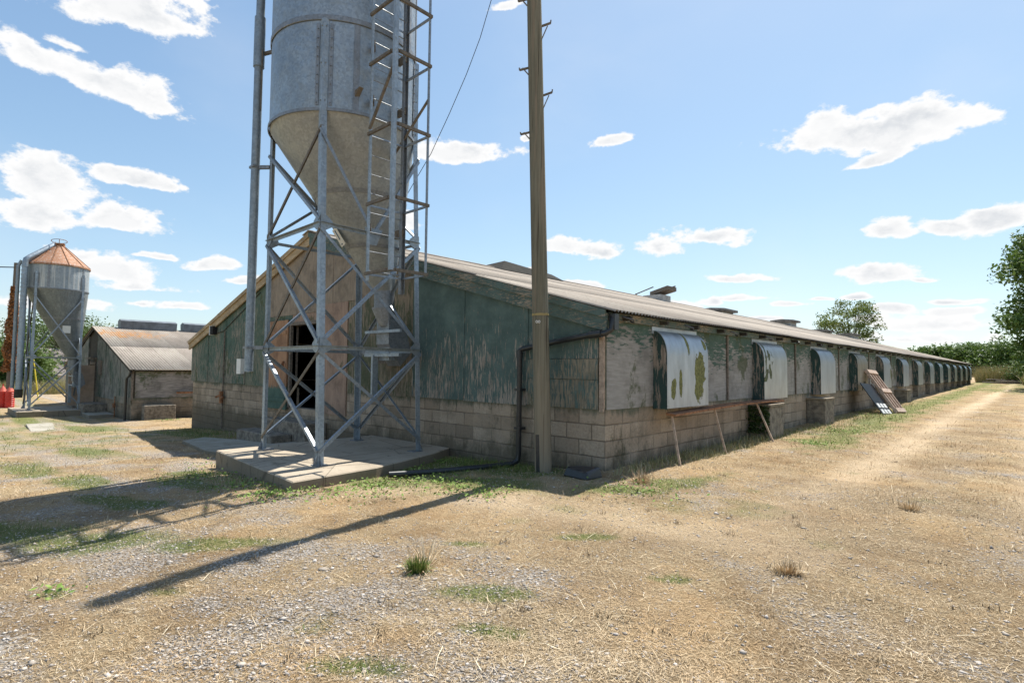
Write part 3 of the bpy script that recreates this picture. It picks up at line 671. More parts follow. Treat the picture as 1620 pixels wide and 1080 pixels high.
# drain pipes
mb = MB(); mb.tube([(.14, .02, 2.20), (.14, -.02, 2.14), (.13, -.05, 1.98), (.06, -.10, 1.93), (-.1, -.12, 1.925), (-.75, -.12, 1.84), (-1.44, -.12, 1.74), (-1.50, -.12, 1.72), (-1.515, -.12, 1.66), (-1.52, -.12, .10), (-1.53, -.13, .0), (-1.57, -.22, -.05), (-1.75, -.8, -.06), (-2.0, -1.5, -.07), (-2.2, -2.05, -.06)], .042, 14)
dp = mb.build('drainpipe', m_black, S); dp['label'] = 'black plastic downpipe running down the gable and out over the grass'
for z in (1.1, .5): MB().box((-1.58, -.17, z-.02), (-1.46, -.035, z+.02)).build('pipe_bracket', m_black, dp)
MB().tube([(-1.52, -.12, 1.60), (-1.52, -.12, 1.72)], .052, 14).build('pipe_socket', m_black, dp); MB().tube([(-.18, -.12, 1.915), (.02, -.12, 1.93)], .055, 14).build('pipe_socket', m_black, dp); MB().box((.09, -.05, 1.98), (.19, .05, 2.2)).build('rain_hopper', m_black, dp)
for i in range(10): MB().tube([(.20, .3+i*1.9+random.uniform(-.3, .3), 2.17), (.27, .3+i*1.9, 2.13), (.25, .35+i*1.9, 2.10), (.19, .35+i*1.9, 2.12)], .012, 6).build('gutter_bracket', m_black, S)
# fittings on the gable
lt = MB().box((-15.12, -.16, 2.42), (-14.88, -.035, 2.68)).build('wall_light', m_dark, S); MB().box((-15.16, -.18, 2.40), (-15.125, -.03, 2.70)).build('light_lens', m_white, lt)
MB().tube([(-14.85, -.04, 2.46), (-14.3, -.04, 2.50), (-13, -.04, 2.98), (-11.6, -.04, 3.5)], .012, 6).build('cable', m_darkwood, S)
sp = MB().tube([(-14.15, -.05, 2.5), (-14.15, -.05, -.55)], .022, 8).build('water_pipe', m_oldwood, S)
MB().tube([(-14.6, -.09, .42), (-14.3, -.09, .48), (-14.0, -.09, .42)], .035, 8).tube([(-14.15, -.09, .25), (-14.15, -.09, .62)], .06, 8).build('stop_valve', m_rust, sp)
MB().box((-12.85, -.15, 1.18), (-12.55, -.035, 1.62)).build('switch_box', m_white, S); MB().box((-12.2, -.14, 1.25), (-12.0, -.035, 1.6)).build('switch_box', m_white, S)
# feed boot joining silo 1 to wall
tag(MB().box((-5.35, -.30, 1.5), (-4.75, -.032, 1.75)).box((-5.3, -.22, 1.751), (-4.8, -.032, 1.95)).build('feed_inlet', m_oldwood, S), None, None)
# door step
MB().box((-9.9, -.55, -.7), (-7.7, -.002, .12)).box((-10.3, -1.05, -.7), (-8.3, -.552, -.16)).build('door_step', m_pier, S, bevel=.02)

# concrete bases (structure)
def slab(name, poly, z0, z1, mat, bev=.015):
    o = MB().prism(poly, 2, z0, z1).build(name, mat, None, bevel=bev); o['kind'] = 'structure'; return o
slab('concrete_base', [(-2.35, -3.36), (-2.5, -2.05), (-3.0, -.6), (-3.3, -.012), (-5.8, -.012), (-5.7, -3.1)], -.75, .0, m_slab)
mb = MB(); ap_ = [(-5.82, -2.3), (-5.83, -.2), (-7.6, -.3), (-10.4, -1.1), (-11.8, -1.3), (-11.2, -2.0), (-8, -2.5)]
mb.add([(x, y, .045*x+.0+.04) for x, y in ap_]+[(x, y, .045*x-.3) for x, y in ap_], [tuple(range(7)), tuple(range(13, 6, -1))]+[(i, (i+1) % 7, 7+(i+1) % 7, 7+i) for i in range(7)])
o = mb.build('concrete_apron', m_apron); o['kind'] = 'structure'

# ------------------------------------------------------------------ silo
def text_mesh(txt, size, name, mat, parent, ext=.002):
    cu = bpy.data.curves.new('t', 'FONT'); cu.body = txt; cu.size = size; cu.extrude = ext; cu.align_x = 'CENTER'; cu.align_y = 'CENTER'
    o = bpy.data.objects.new('t', cu); COL.objects.link(o); dg = bpy.context.evaluated_depsgraph_get(); me = bpy.data.meshes.new_from_object(o.evaluated_get(dg))
    bpy.data.objects.remove(o); me.materials.clear(); me.materials.append(mat); me.name = name
    n = bpy.data.objects.new(name, me); COL.objects.link(n)
    if parent: n.parent = parent
    return n
def make_silo(label, C0, rad, feet, topz, girts, cylb, cylts, coneb, cone_r, off, mats, footz, loc, kbrace=None, roof=None):
    t = thing('feed_silo', label, 'silo', loc)
    mdrum, mcone, mleg, mbrace = mats
    Lc = lambda mb: to_local(mb, loc)
    cx, cy = C0
    # drum rings
    zs = [cylb]+cylts; rings = []
    for i in range(len(zs)-1):
        mb = MB(); r_ = rad+(.006 if i % 2 else 0); mb.loft([ring(cx, cy, zs[i]+.002, r_, 96), ring(cx, cy, zs[i+1]-.002, r_, 96)], True); o = Lc(mb).build('drum', mdrum, t, smooth=True)
        mb = MB(); mb.loft([ring(cx, cy, zs[i+1]-.05, rad+.012, 96), ring(cx, cy, zs[i+1]-.045, rad+.022, 96), ring(cx, cy, zs[i+1]+.035, rad+.022, 96), ring(cx, cy, zs[i+1]+.04, rad+.012, 96)], True)
        if i < len(zs)-2 or roof: Lc(mb).build('drum_band', m_band, t, smooth=True)
        for a in (R(-22+i*50), R(45), R(140), R(230)):
            mb = MB(); w = .045/rad
            mb.loft([[Vector((cx+(rad+.014)*math.cos(a+q), cy+(rad+.014)*math.sin(a+q), z)) for q in (-w, 0, w)] for z in (zs[i]+.03, zs[i+1]-.06)], False); Lc(mb).build('drum_seam', m_band, t)
    mb = MB(); mb.loft([ring(cx, cy, cylb-.03, rad+.008, 96), ring(cx, cy, cylb-.03, rad+.026, 96), ring(cx, cy, cylb+.02, rad+.026, 96), ring(cx, cy, cylb+.02, rad+.008, 96)], True); Lc(mb).build('drum_band', m_band, t, smooth=True)
    # offset hopper
    def cr(s, dr=0.):
        return ring(cx+off[0]*(1-s), cy+off[1]*(1-s), coneb+(cylb-.005-coneb)*s, cone_r+(rad-cone_r)*s+dr, 96)
    mb = MB(); mb.loft([cr(s) for s in np.linspace(0, 1, 14)], True); hp = Lc(mb).build('hopper', mcone, t, smooth=True)
    for s in (.60, .29):
        mb = MB(); mb.loft([cr(s-.012, .004), cr(s-.012, .012), cr(s+.012, .012), cr(s+.012, .004)], True); Lc(mb).build('hopper_band', m_band, hp, smooth=True)
    bx, by = cx+off[0], cy+off[1]
    mb = MB(); mb.tube([(bx, by, coneb+.05), (bx, by, coneb-.28)], cone_r+.015, 24); mb.loft([ring(bx, by, coneb-.28, cone_r+.05, 24), ring(bx, by, coneb-.31, cone_r+.05, 24), ring(bx+.02, by+.05, coneb-.62, cone_r*.75, 24), ring(bx+.02, by+.08, coneb-.64, .02, 24)], True)
    Lc(mb).build('hopper_outlet', m_band, t, smooth=True)
    mb = MB(); mb.prism([(by-.02, coneb-.45), (by+.35, coneb-.62), (by+.48, coneb-1.1), (by+.25, coneb-1.35), (by-.02, coneb-.95)], 0, bx-.20, bx+.20); Lc(mb).build('auger_boot', m_band, t)
    mb = MB(); mb.box((bx-.16, by+.02, coneb-1.25), (bx+.16, by+.3, coneb-.5)); mb.bar((bx-.5, by-.06, coneb-.72), (bx+.62, by-.06, coneb-.72), .05, .05); mb.bar((bx-.5, by-.06, coneb-1.15), (bx+.62, by-.06, coneb-1.15), .06, .06); mb.bar((bx-.18, by-.06, coneb-1.15), (bx-.18, by-.06, coneb-2.0), .12, .05)
    Lc(mb).build('auger_frame', m_leg, t)
    # legs
    def legp(i, z):
        x0, y0 = feet[i]; dx, dy = (x0-cx), (y0-cy); n = math.hypot(dx, dy); s45 = (math.copysign(.7071, dx), math.copysign(.7071, dy))
        tx, ty = cx+s45[0]*(rad+.07), cy+s45[1]*(rad+.07); q = min(1, max(0, (z-footz)/(cylb-footz)))
        return Vector((x0+(tx-x0)*q, y0+(ty-y0)*q, z))
    for i in range(4):
        sx, sy = math.copysign(1, feet[i][0]-cx), math.copysign(1, feet[i][1]-cy); w = .09; th = .007
        prof = [(0, 0), (-sx*w, 0), (-sx*w, -sy*th), (-sx*th, -sy*th), (-sx*th, -sy*w), (0, -sy*w)]
        rr = []
        for z in (footz+.01, cylb-.1, topz): 
            p = legp(i, z); rr.append([Vector((p.x+a, p.y+b, z)) for a, b in prof])
        mb = MB(); mb.loft(rr, True, True); lg = Lc(mb).build('leg', mleg, t)
        mb = MB(); p = legp(i, footz); mb.box((p.x-.13*(sx > 0)-.03, p.y-.13*(sy > 0)-.03, footz), (p.x+.13*(sx < 0)+.03, p.y+.13*(sy < 0)+.03, footz+.012))
        mb.prism([(p.x, footz+.012), (p.x+sx*.07, footz+.012), (p.x, footz+.15)], 1, p.y-sy*.03, p.y-sy*.022); mb.prism([(p.y, footz+.012), (p.y+sy*.07, footz+.012), (p.y, footz+.15)], 0, p.x-sx*.03, p.x-sx*.022)
        Lc(mb).build('foot_plate', m_band, lg)
        if roof is None or True:      # joint plates with bolts beside the leg on the drum
            a0 = math.atan2(sy, sx)
            mb = MB()
            for da in (-.085, .085):
                w_ = .022; a = a0+da
                mb.loft([[Vector((cx+(rad+.014)*math.cos(a+q), cy+(rad+.014)*math.sin(a+q), z)) for q in (-w_, w_)] for z in (cylb+.06, topz-.06)], False)
                for k in range(9):
                    z = cylb+.1+(topz-cylb-.25)*k/8; p = Vector((cx+(rad+.017)*math.cos(a), cy+(rad+.017)*math.sin(a), z)); d = Vector((math.cos(a), math.sin(a), 0)); mb.tube([p, p+d*.016], .010, 6)
            Lc(mb).build('joint_plate', m_band, lg, smooth=False)
            mb = MB()
            for z in (topz-.12, (topz+cylb)/2, cylb+.12, girts[-1], girts[0]):
                for (ox, oy, nx_, ny_) in ((-sx*.045, 0, 0, sy), (0, -sy*.045, sx, 0)):
                    p = legp(i, z)+Vector((ox, oy, 0)); mb.tube([p, p+Vector((nx_, ny_, 0))*.014], .012, 6)
            Lc(mb).build('bolt', m_band, lg, smooth=False)
    # faces: pairs of legs in order round
    order = sorted(range(4), key=lambda i: math.atan2(feet[i][1]-cy, feet[i][0]-cx))
    lev = [footz+.22]+list(girts)+[cylb-.28]
    for q in range(4):
        i, j = order[q], order[(q+1) % 4]
        mid = (legp(i, 1)+legp(j, 1))*.5; nrm = Vector((mid.x-cx, mid.y-cy, 0)); 
        nrm = Vector((math.copysign(1, nrm.x), 0, 0)) if abs(nrm.x) > abs(nrm.y) else Vector((0, math.copysign(1, nrm.y), 0))
        ins = -nrm*.012; outw = nrm*.006
        for z in girts:
            mb = MB(); mb.angle(legp(i, z)+ins, legp(j, z)+ins, .055, .006, (0, 0, 1), False); Lc(mb).build('girt', m_girt, t)
            for p, s_ in ((legp(i, z), 1), (legp(j, z), -1)):
                d = (legp(j, z)-legp(i, z)).normalized()*s_; mb = MB(); a = p+outw
                poly = [a+Vector((0, 0, .11)), a+d*.10+Vector((0, 0, .11)), a+d*.2+Vector((0, 0, .03)), a+d*.2-Vector((0, 0, .05)), a+d*.1-Vector((0, 0, .11)), a-Vector((0, 0, .11))]
                mb.add(poly+[v+nrm*.006 for v in poly], [(0,1,2,3,4,5), (11,10,9,8,7,6)]+[(k, (k+1) % 6, 6+(k+1) % 6, 6+k) for k in range(6)]); gp = Lc(mb).build('gusset_plate', m_girt, t)
        for k in range(len(lev)-1):
            z0, z1 = lev[k]+(.06 if k else 0), lev[k+1]-(.06 if k < len(lev)-2 else 0)
            top = k == len(lev)-2
            if roof is not None and k > 1: continue
            for (a, b, dd, fl, mt) in ((i, j, .014, False, mbrace), (j, i, .022, True, mbrace)):
                pa, pb = legp(a, z0)+nrm*dd*1., legp(b, z1)+nrm*dd
                if top and roof is None and nrm.x > .5:      # K brace on the ladder side
                    mdp = (legp(i, z0)+legp(j, z0))*.5+nrm*dd; pb = legp(b, z1-.05)+nrm*dd; pa = mdp-(legp(b, z0)-mdp).normalized()*-.03
                stained = (nrm.y < -.5 and b == j and k < 3) 
                mb = MB(); mb.angle(pa, pb, .05, .005, nrm.cross(pb-pa).normalized()*(1 if (pb-pa).z*1 > 0 else -1) if False else nrm, fl); Lc(mb).build('brace', m_brownsteel if stained else mt, t)
        if roof is None and nrm.x > .5:
            z = girts[-1]; mdp = (legp(i, z)+legp(j, z))*.5+nrm*.004
            mb = MB(); mb.prism([(mdp.y-.17, z+.07), (mdp.y+.17, z+.07), (mdp.y+.06, z-.2), (mdp.y-.06, z-.2)], 0, mdp.x, mdp.x+.008); Lc(mb).build('gusset_plate', m_leg, t)
    if roof:
        zt, za, rr = roof; mb = MB(); n = 96
        mb.loft([ring(cx, cy, zt-.06, rad+.05, n), ring(cx, cy, zt+.0, rad+.05, n), ring(cx, cy, za, rr, n)], True); rf = Lc(mb).build('cone_roof', m_roof2, t, smooth=True)
        mb = MB()
        for k in range(12):
            a = 2*math.pi*k/12+.2; mb.bar((cx+(rad+.04)*math.cos(a), cy+(rad+.04)*math.sin(a), zt+.02), (cx+rr*math.cos(a), cy+rr*math.sin(a), za+.015), .03, .03)
        Lc(mb).build('roof_rib', m_rust, rf)
        mb = MB(); mb.tube([(cx, cy, za-.03), (cx, cy, za+.12)], rr+.03, 24); Lc(mb).build('filler_lid', m_rust, rf)
        mb = MB(); mb.tube([(cx+.30*math.cos(a), cy+.30*math.sin(a), za+.24+.05*math.cos(a)) for a in np.linspace(0, 2*math.pi, 20)], .014, 6); mb.tube([(cx, cy, za+.1), (cx, cy, za+.33)], .014, 6); Lc(mb).build('lid_handle', m_rust, rf)
    t['_x'] = 1; del t['_x']
    return t, legp, Lc

SILO1 = (-4.39, -1.62, 0.0)
s1, legp1, L1 = make_silo('tall galvanised feed silo on bolted legs with caged ladder, numbered 1, by the long shed', (-4.39, -1.62), 1.215,
    [(-3.12, -2.62), (-5.30, -2.52), (-3.30, -.66), (-5.32, -.64)], 6.82, (1.74, 3.6), 5.40, [6.86, 8.35, 9.6], 2.80, .17, (0, .9), (m_drum, m_cone, m_leg, m_brace), 0.0, SILO1)
# conical lid high above the frame
mb = MB(); mb.loft([ring(-4.39, -1.62, 9.6, 1.26, 96), ring(-4.39, -1.62, 10.35, .25, 96)], True); mb.tube([(-4.39, -1.62, 10.3), (-4.39, -1.62, 10.5)], .26, 24); L1(mb).build('cone_roof', m_drum, s1, smooth=True)
# ladder with square hoops
lx0, lx1, ly0, ly1 = -3.02, -2.40, -1.95, -1.32
mb = MB(); mb.bar((lx0, ly0, 2.74), (lx0, ly0, 9.7), .035, .035); L1(mb).build('ladder_rail', m_leg, s1)
mb = MB(); mb.sweep([(lx0, ly1, 2.60), (lx0, ly1, 9.7)], [(-.04,-.03),(.04,-.03),(.04,.03),(.034,.03),(.034,-.024),(-.034,-.024),(-.034,.03),(-.04,.03)]); L1(mb).build('ladder_rail', m_band, s1)
mb = MB(); mb.bar((lx1, ly0, 2.84), (lx1, ly0, 9.7), .06, .06); L1(mb).build('cage_rail', m_leg, s1)
mb = MB(); mb.bar((lx1, ly1-.0, 2.84), (lx1, ly1, 9.7), .028, .028); L1(mb).build('cage_rail', m_brace, s1)
for z in np.arange(2.9, 9.5, .30):
    mb = MB(); mb.tube([(lx0, ly0, z), (lx0, ly1, z)], .009, 8); L1(mb).build('rung', m_band, s1)
for z in (2.85, 3.92, 5.02, 6.12, 6.92, 8.0, 9.1):
    mb = MB(); e = .02; P_ = [(lx0-e, ly0-.03), (lx1-.06, ly0-.03), (lx1+.03, ly0+.05), (lx1+.03, ly1+e)]
    for a, b in zip(P_[:-1], P_[1:]): mb.bar((a[0], a[1], z), (b[0], b[1], z), .035, .045)
    L1(mb).build('cage_hoop', m_brownsteel, s1)
    mb = MB(); mb.bar((lx1, ly1+.02, z), (lx0, ly1+.02, z), .03, .03); mb.bar((lx0-.02, ly1, z), (lx0-.02, ly0, z), .012, .03); L1(mb).build('cage_hoop', m_brace, s1)
L1(MB().bar((lx1-.05, ly0, 5.9), (lx0, ly0-.02, 5.1), .035, .035)).build('ladder_brace', m_brownsteel, s1); L1(MB().bar((lx1, ly1, 5.6), (lx0-.35, ly1, 4.9), .03, .03)).build('ladder_brace', m_brownsteel, s1)
for z in (5.62, 6.5, 3.6): 
    mb = MB(); mb.bar((lx0, ly1, z), (-3.32, -1.3, z), .04, .12); mb.bar((lx0, ly0+.03, z), (-3.2, -1.8, z), .03, .08); L1(mb).build('ladder_bracket', m_brownsteel, s1)
# fill pipe on the left
px, py = -5.50, -2.69
mb = MB(); mb.tube([(px, py, 1.33), (px, py, 9.4), (px+.08, py+.07, 9.75), (px+.4, py+.4, 10.2), (-4.6, -1.85, 10.4)], .072, 18); fp = L1(mb).build('fill_pipe', m_pipe, s1, smooth=True)
mb = MB(); mb.tube([(px, py, 6.7), (px, py, 7.6)], .092, 18); L1(mb).build('pipe_coupling', m_pipe, fp)
for z in (1.74, 4.9): mb = MB(); mb.bar((px, py, z), legp1(1, z), .05, .06); mb.box((px-.08, py-.08, z-.02), (px+.08, py+.08, z+.02)); L1(mb).build('pipe_bracket', m_band, fp)
mb = MB(); mb.bar((px+.02, py+.05, 6.95), (-5.25, -2.48, 7.0), .05, .05); mb.tube([(px+.09, py+.02, 5.9), (px+.09, py+.02, 7.0)], .012, 6); L1(mb).build('pipe_bracket', m_brownsteel, fp)
# number plate on the hopper
pc = Vector((-4.475, -1.60, 3.715)); nrm = Vector((-.05, -.86, -.46)).normalized(); down = Vector((.30, .42, -1)).normalized(); down = (down-nrm*down.dot(nrm)).normalized(); side = nrm.cross(down); side = -side
cen = pc+nrm*.03; hw, hh = .088, .165
mb = MB(); vs = [cen+side*a*hw+down*b*hh for a, b in ((-1,-1),(1,-1),(1,1),(-1,1))]; mb.add(vs+[v+nrm*.004 for v in vs], [(0,1,2,3),(7,6,5,4),(0,1,5,4),(1,2,6,5),(2,3,7,6),(3,0,4,7)])
m_plate = simple('white_number_plate', (.70, .68, .60), .6, var=.08); m_blue = simple('blue_lettering', (.03, .09, .17), .6, bump=0)
pl = L1(mb).build('number_plate', m_plate, s1); pl['label'] = 'white plate with a blue 1 on the hopper'
def place_text(o, c, up, n, off):
    z = n.normalized(); y = up.normalized(); x = y.cross(z).normalized(); y = z.cross(x)
    M_ = Matrix((x, y, z)).transposed().to_4x4(); M_.translation = Vector(c)-Vector(off); o.matrix_local = M_
one = text_mesh('1', .26, 'numeral', m_blue, pl); place_text(one, cen+nrm*.007-down*.03+side*.0, -down, nrm, SILO1)
mk = text_mesh('o', .05, 'small_mark', m_blue, pl, .0015); place_text(mk, cen+nrm*.007+down*.125+side*.0, -down, nrm, SILO1); mk2 = text_mesh('o', .05, 'small_mark', m_blue, pl, .0015); place_text(mk2, cen+nrm*.007+down*.125+side*.032, -down, nrm, SILO1)
# bracket on the drum
mb = MB(); mb.prism([(-3.30, 5.74), (-3.12, 5.76), (-3.26, 5.64)], 1, -2.10, -2.03); L1(mb).build('drum_bracket', m_brownsteel, s1)

# ------------------------------------------------------------------ far shed and silo
SH2 = (-22.9, -.5, -.95)
sh2 = thing('poultry_shed', 'second weathered shed beyond the gap, grey boards and pale roof with orange lichen', 'shed', SH2)
X0, Y0, ZG = -22.9, -.5, -.95; H2 = 7.6; E2, R2, P2, LN2 = 1.24, 3.32, .02, 34
def rake2(x, d=0.): return E2+(R2-E2)*(1-abs(x-(X0-H2))/H2)-d
L2 = lambda mb: to_local(mb, SH2)
L2(MB().box((X0-.2, Y0+.2, ZG-.8), (X0, Y0+LN2, P2-.004)).box((X0-2*H2, Y0, ZG-.8), (-31.3, Y0+.2, P2-.004)).box((-29.9, Y0, ZG-.8), (X0, Y0+.2, P2-.004))).build('block_wall', m_block2, sh2)
for xa, xb, z0, z1, mt in ((X0-2*H2, -31.3, P2, None, m_grey_v), (-31.3, -29.9, 1.35, None, m_grey_v), (-29.9, X0-.004, P2, None, m_grey_v)):
    mb = MB(); pts = [(xa, z0), (xb, z0), (xb, rake2(xb, .04))]; 
    if xa < X0-H2 < xb: pts.append((X0-H2, rake2(X0-H2, .04)))
    pts.append((xa, rake2(xa, .04))); mb.prism(pts, 1, Y0+.02, Y0+.1); L2(mb).build('gable_sheathing', m_darkwood, sh2)
xx = X0-.02
while xx > X0-2*H2:
    w = random.uniform(.85, 1.1); a = max(xx-w, X0-2*H2); z0 = P2-.2 if xx < -25 else P2
    if not (a < -29.9 and xx > -31.3): mb = MB(); mb.prism([(a+.02, z0), (xx-.02, z0), (xx-.02, rake2(xx, .15)), (a+.02, rake2(a, .15))], 1, Y0-.03+random.uniform(-.02, .012), Y0+.018); L2(mb).build('wall_board', m_grey_v, sh2)
    xx = a
L2(MB().box((-25.8, Y0-.045, P2-.28), (X0, Y0-.022, P2+.02))).build('skirting_board', m_paint_top, sh2)
L2(MB().box((X0-.1, Y0+.101, P2), (X0+.012, Y0+LN2, E2-.06))).build('side_sheathing', m_grey_v2, sh2)
for yy in (Y0+2.9, Y0+5.8, Y0+8.7): L2(MB().box((X0+.013, yy-.03, P2), (X0+.04, yy+.03, E2-.08))).build('cover_strip', m_oldwood, sh2)
L2(MB().box((X0+.013, Y0+2.95, P2+.48), (X0+.035, Y0+5.7, P2+.53))).build('cover_strip', m_oldwood, sh2)
L2(MB().box((X0-.02, Y0-.045, P2-.1), (X0+.03, Y0+.03, E2-.05))).build('corner_batten', m_oldwood, sh2)
L2(MB().box((X0+.02, Y0, E2-.12), (X0+.14, Y0+LN2, E2-.045))).build('eaves_board', m_darkwood, sh2)
for sg in (0, 1):
    xe = X0+.22 if not sg else X0-2*H2-.22
    corrugated('roof', X0-H2, R2+.02, xe, E2-.035, Y0-.16, Y0+LN2, m_roofb, sh2, rows=2, per=5, seed=8, loc=SH2, pitch=.11, amp=.016)
for sg in (-1, 1):
    mb = MB(); xa, xb = (X0-H2, X0+.1) if sg > 0 else (X0-2*H2-.1, X0-H2-.003)
    mb.prism([(xa, rake2(xa, .16)), (xb, rake2(xb, .16)), (xb, rake2(xb, 0.0)), (xa, rake2(xa, .0))], 1, Y0-.09, Y0-.05); L2(mb).build('bargeboard', m_darkwood, sh2)
m_vent2 = simple('grey_ridge_sheet', (.16, .18, .20), .55, var=.25, scale=3, metal=.3)
for ya, yb in ((1.0, 3.6), (3.95, 7.2), (7.6, 11), (11.5, 15), (16, 20), (21, 25)):
    L2(MB().prism([(X0-H2-.28, R2-.1), (X0-H2+.28, R2-.1), (X0-H2+.34, R2+.36), (X0-H2, R2+.46), (X0-H2-.34, R2+.36)], 1, Y0+ya, Y0+yb)).build('ridge_vent', m_vent2, sh2)
# doorway and leaf of second shed
L2(MB().box((-31.3, Y0+.12, ZG), (-29.9, Y0+.2, 1.35))).build('doorway_dark_fill', m_dark, sh2)  # black sheet stands in for the shade inside the doorway
dr = L2(MB().box((-29.99, Y0-1.08, -.62), (-29.94, Y0-.06, 1.35))).build('door', simple('sun_toned_plywood', (.47, .35, .26), .8, scale=5, var=.12), sh2); L2(MB().box((-31.3, Y0-.04, -.7), (-31.22, Y0+.1, 1.45)).box((-30.0, Y0-.06, -.7), (-29.9, Y0+.1, 1.45)).box((-31.3, Y0-.04, 1.40), (-29.9, Y0+.1, 1.5))).build('door_frame', m_oldwood, sh2)  # door leaf's lighter base colour has its sunlit look painted in
L2(MB().box((-28.9, Y0-.12, .9), (-28.4, Y0-.03, 1.6)).box((-30.9, Y0-.3, 1.66), (-29.6, Y0-.06, 1.74))).build('wall_fitting', m_oldwood, sh2)
# downpipe and side pipe, plinth block
mb = MB(); mb.tube([(X0+.12, Y0-.1, E2-.12), (X0-.02, Y0-.12, E2-.3), (X0-.28, Y0-.14, E2-.38), (X0-.34, Y0-.14, E2-.5), (X0-.36, Y0-.14, -1.0)], .05, 10); L2(mb).build('drainpipe', m_black, sh2)
mb = MB(); mb.tube([(X0+.15, Y0+1.6, .22), (X0+.2, Y0+2.6, .22), (X0+.22, Y0+2.9, .1), (X0+.22, Y0+2.95, -.2)], .04, 10); L2(mb).build('vent_pipe', m_rust, sh2)
mb = MB(); mb.tube([(X0+.22, Y0+2.95, -.1), (X0+.22, Y0+2.95, -1.0)], .09, 12); L2(mb).build('vent_pipe', m_pipe, sh2)
L2(MB().box((X0+.02, Y0+.35, -1.2), (X0+.5, Y0+1.5, -.28))).build('block_pier', m_pier, sh2, bevel=.015)
mb = MB(); mb.tube([(-25.3, Y0-.1, .0), (-25.3, Y0-.1, -1.)], .02, 6).tube([(-25.3, Y0-.12, -.3), (-25.3, Y0-.12, -.5)], .06, 8); L2(mb).build('stop_valve', m_rust, sh2)
L2(MB().box((-29.0, Y0-.9, -1.2), (-27.2, Y0-.002, -.42)).box((-31.0, Y0-1.0, -1.2), (-29.2, Y0-.05, -.62))).build('door_step', m_pier, sh2, bevel=.02)

SILO2 = (-29.3, -2.27, -.76)
c2x, c2y = -29.3, -2.27
s2, legp2, LS2 = make_silo('short grey feed silo with a rusty cone roof standing before the second shed', (c2x, c2y), 1.2,
    [(c2x+.95, c2y-.92), (c2x-.95, c2y-.92), (c2x+.95, c2y+.92), (c2x-.95, c2y+.92)], 5.6, (1.72,), 4.85, [5.98], 1.55, .2, (0, .75), (m_drum2, m_cone2, m_leg, m_brace), -.70, SILO2, roof=(5.98, 6.98, .2))
# filling auger up the near side
mb = MB(); ax, ay = c2x+.65, c2y-1.24
mb.tube([(ax, ay, .0), (ax, ay, 5.95), (ax-.01, ay+.03, 6.1), (ax-.05, ay+.15, 6.22), (c2x, c2y-.1, 7.08)], .115, 16); ap = LS2(mb).build('fill_pipe', m_leg, s2)
mb = MB(); 
for k in range(30): z = .25+k*.19; mb.tube([(ax, ay, z), (ax, ay, z+.035)], .135, 16)
LS2(mb).build('pipe_rib', m_leg, ap); LS2(MB().tube([(ax, ay, -.12), (ax, ay, .25)], .15, 16)).build('pipe_end', m_darkwood, ap)
mb = MB(); mb.tube([(ax-.25, ay-.20, .3), (ax-.25, ay-.20, 5.8), (ax-.2, ay-.1, 6.05)], .07, 12); LS2(mb).build('vent_pipe', m_pipe, s2)
mb = MB(); mb.box((c2x+1.0, c2y+.05, 1.15+.6), (c2x+1.03, c2y+.33, 1.15+.92)); 
cn = Vector((c2x+.78, c2y+.32, 3.0)); LS2(MB().box((cn.x, cn.y-.15, cn.z-.16), (cn.x+.01, cn.y+.15, cn.z+.18))).build('number_plate', m_plate, s2)
slab('concrete_base', [(c2x+1.5, c2y-1.35), (c2x+1.5, c2y+1.6), (c2x-2, c2y+1.6), (c2x-2, c2y-1.35)], -1.5, -.70, m_slab)
slab('concrete_base', [(-25.6, Y0-.95), (-25.6, Y0-.01), (-27.15, Y0-.01), (-27.15, Y0-.95)], -1.5, -.80, m_apron)
slab('concrete_base', [(-20.5, -3.9), (-20.7, -3.2), (-23.8, -2.9), (-23.8, -3.7)], -1.4, -.90, m_apron)

# ------------------------------------------------------------------ pole, wire
def polemat():
    M_ = Mat('weathered_pole_wood', .85, .2)
    g = M_.noise(1.5, 6, .65, M_.map((26, 26, .7))); c = M_.mix(M_.r(g, .3, .7), (.12, .115, .085), (.215, .20, .15))
    c = M_.mix(M_.r(M_.noise(1.2, 5, .7, M_.map((9, 9, .5), (4, 0, 0))), .54, .64, 0, .6), c, (.24, .19, .14))
    c = M_.mix(M_.r(M_.noise(1, 3, .5, M_.map((30, 30, .4), (1, 1, 1))), .64, .67, 0, .8), c, (.05, .04, .03))
    z = M_.xyz()[2]; c = M_.mix(M_.r(z, .0, 1.9, .55, 0), c, (.34, .27, .19))
    M_.color(c); M_.bump(g, .8, .01); return M_.m
m_polew = polemat()
pole = thing('utility_pole', 'tall round wooden pole with metal climbing steps standing by the shed corner', 'utility pole', (-.76, -.42, -.08))
PT = Vector((-.76-.19, -.42-.17, 9.0))
def pp(z): q = (z+.08)/9.08; return Vector((-.76, -.42, -.08)).lerp(PT, q)
LP_ = lambda mb: to_local(mb, (-.76, -.42, -.08))
LP_(MB().tube([pp(z) for z in np.linspace(-.3, 9.0, 24)], [.122-.0022*max(0, z) for z in np.linspace(-.3, 9.0, 24)], 24)).build('shaft', m_polew, pole)
r3 = Vector((Rt.x, Rt.y, 0)).normalized(); tocam = Vector((CAM.x+.76, CAM.y+.42, 0)).normalized()
r3 = tocam.cross(Vector((0, 0, 1))).normalized()*-1
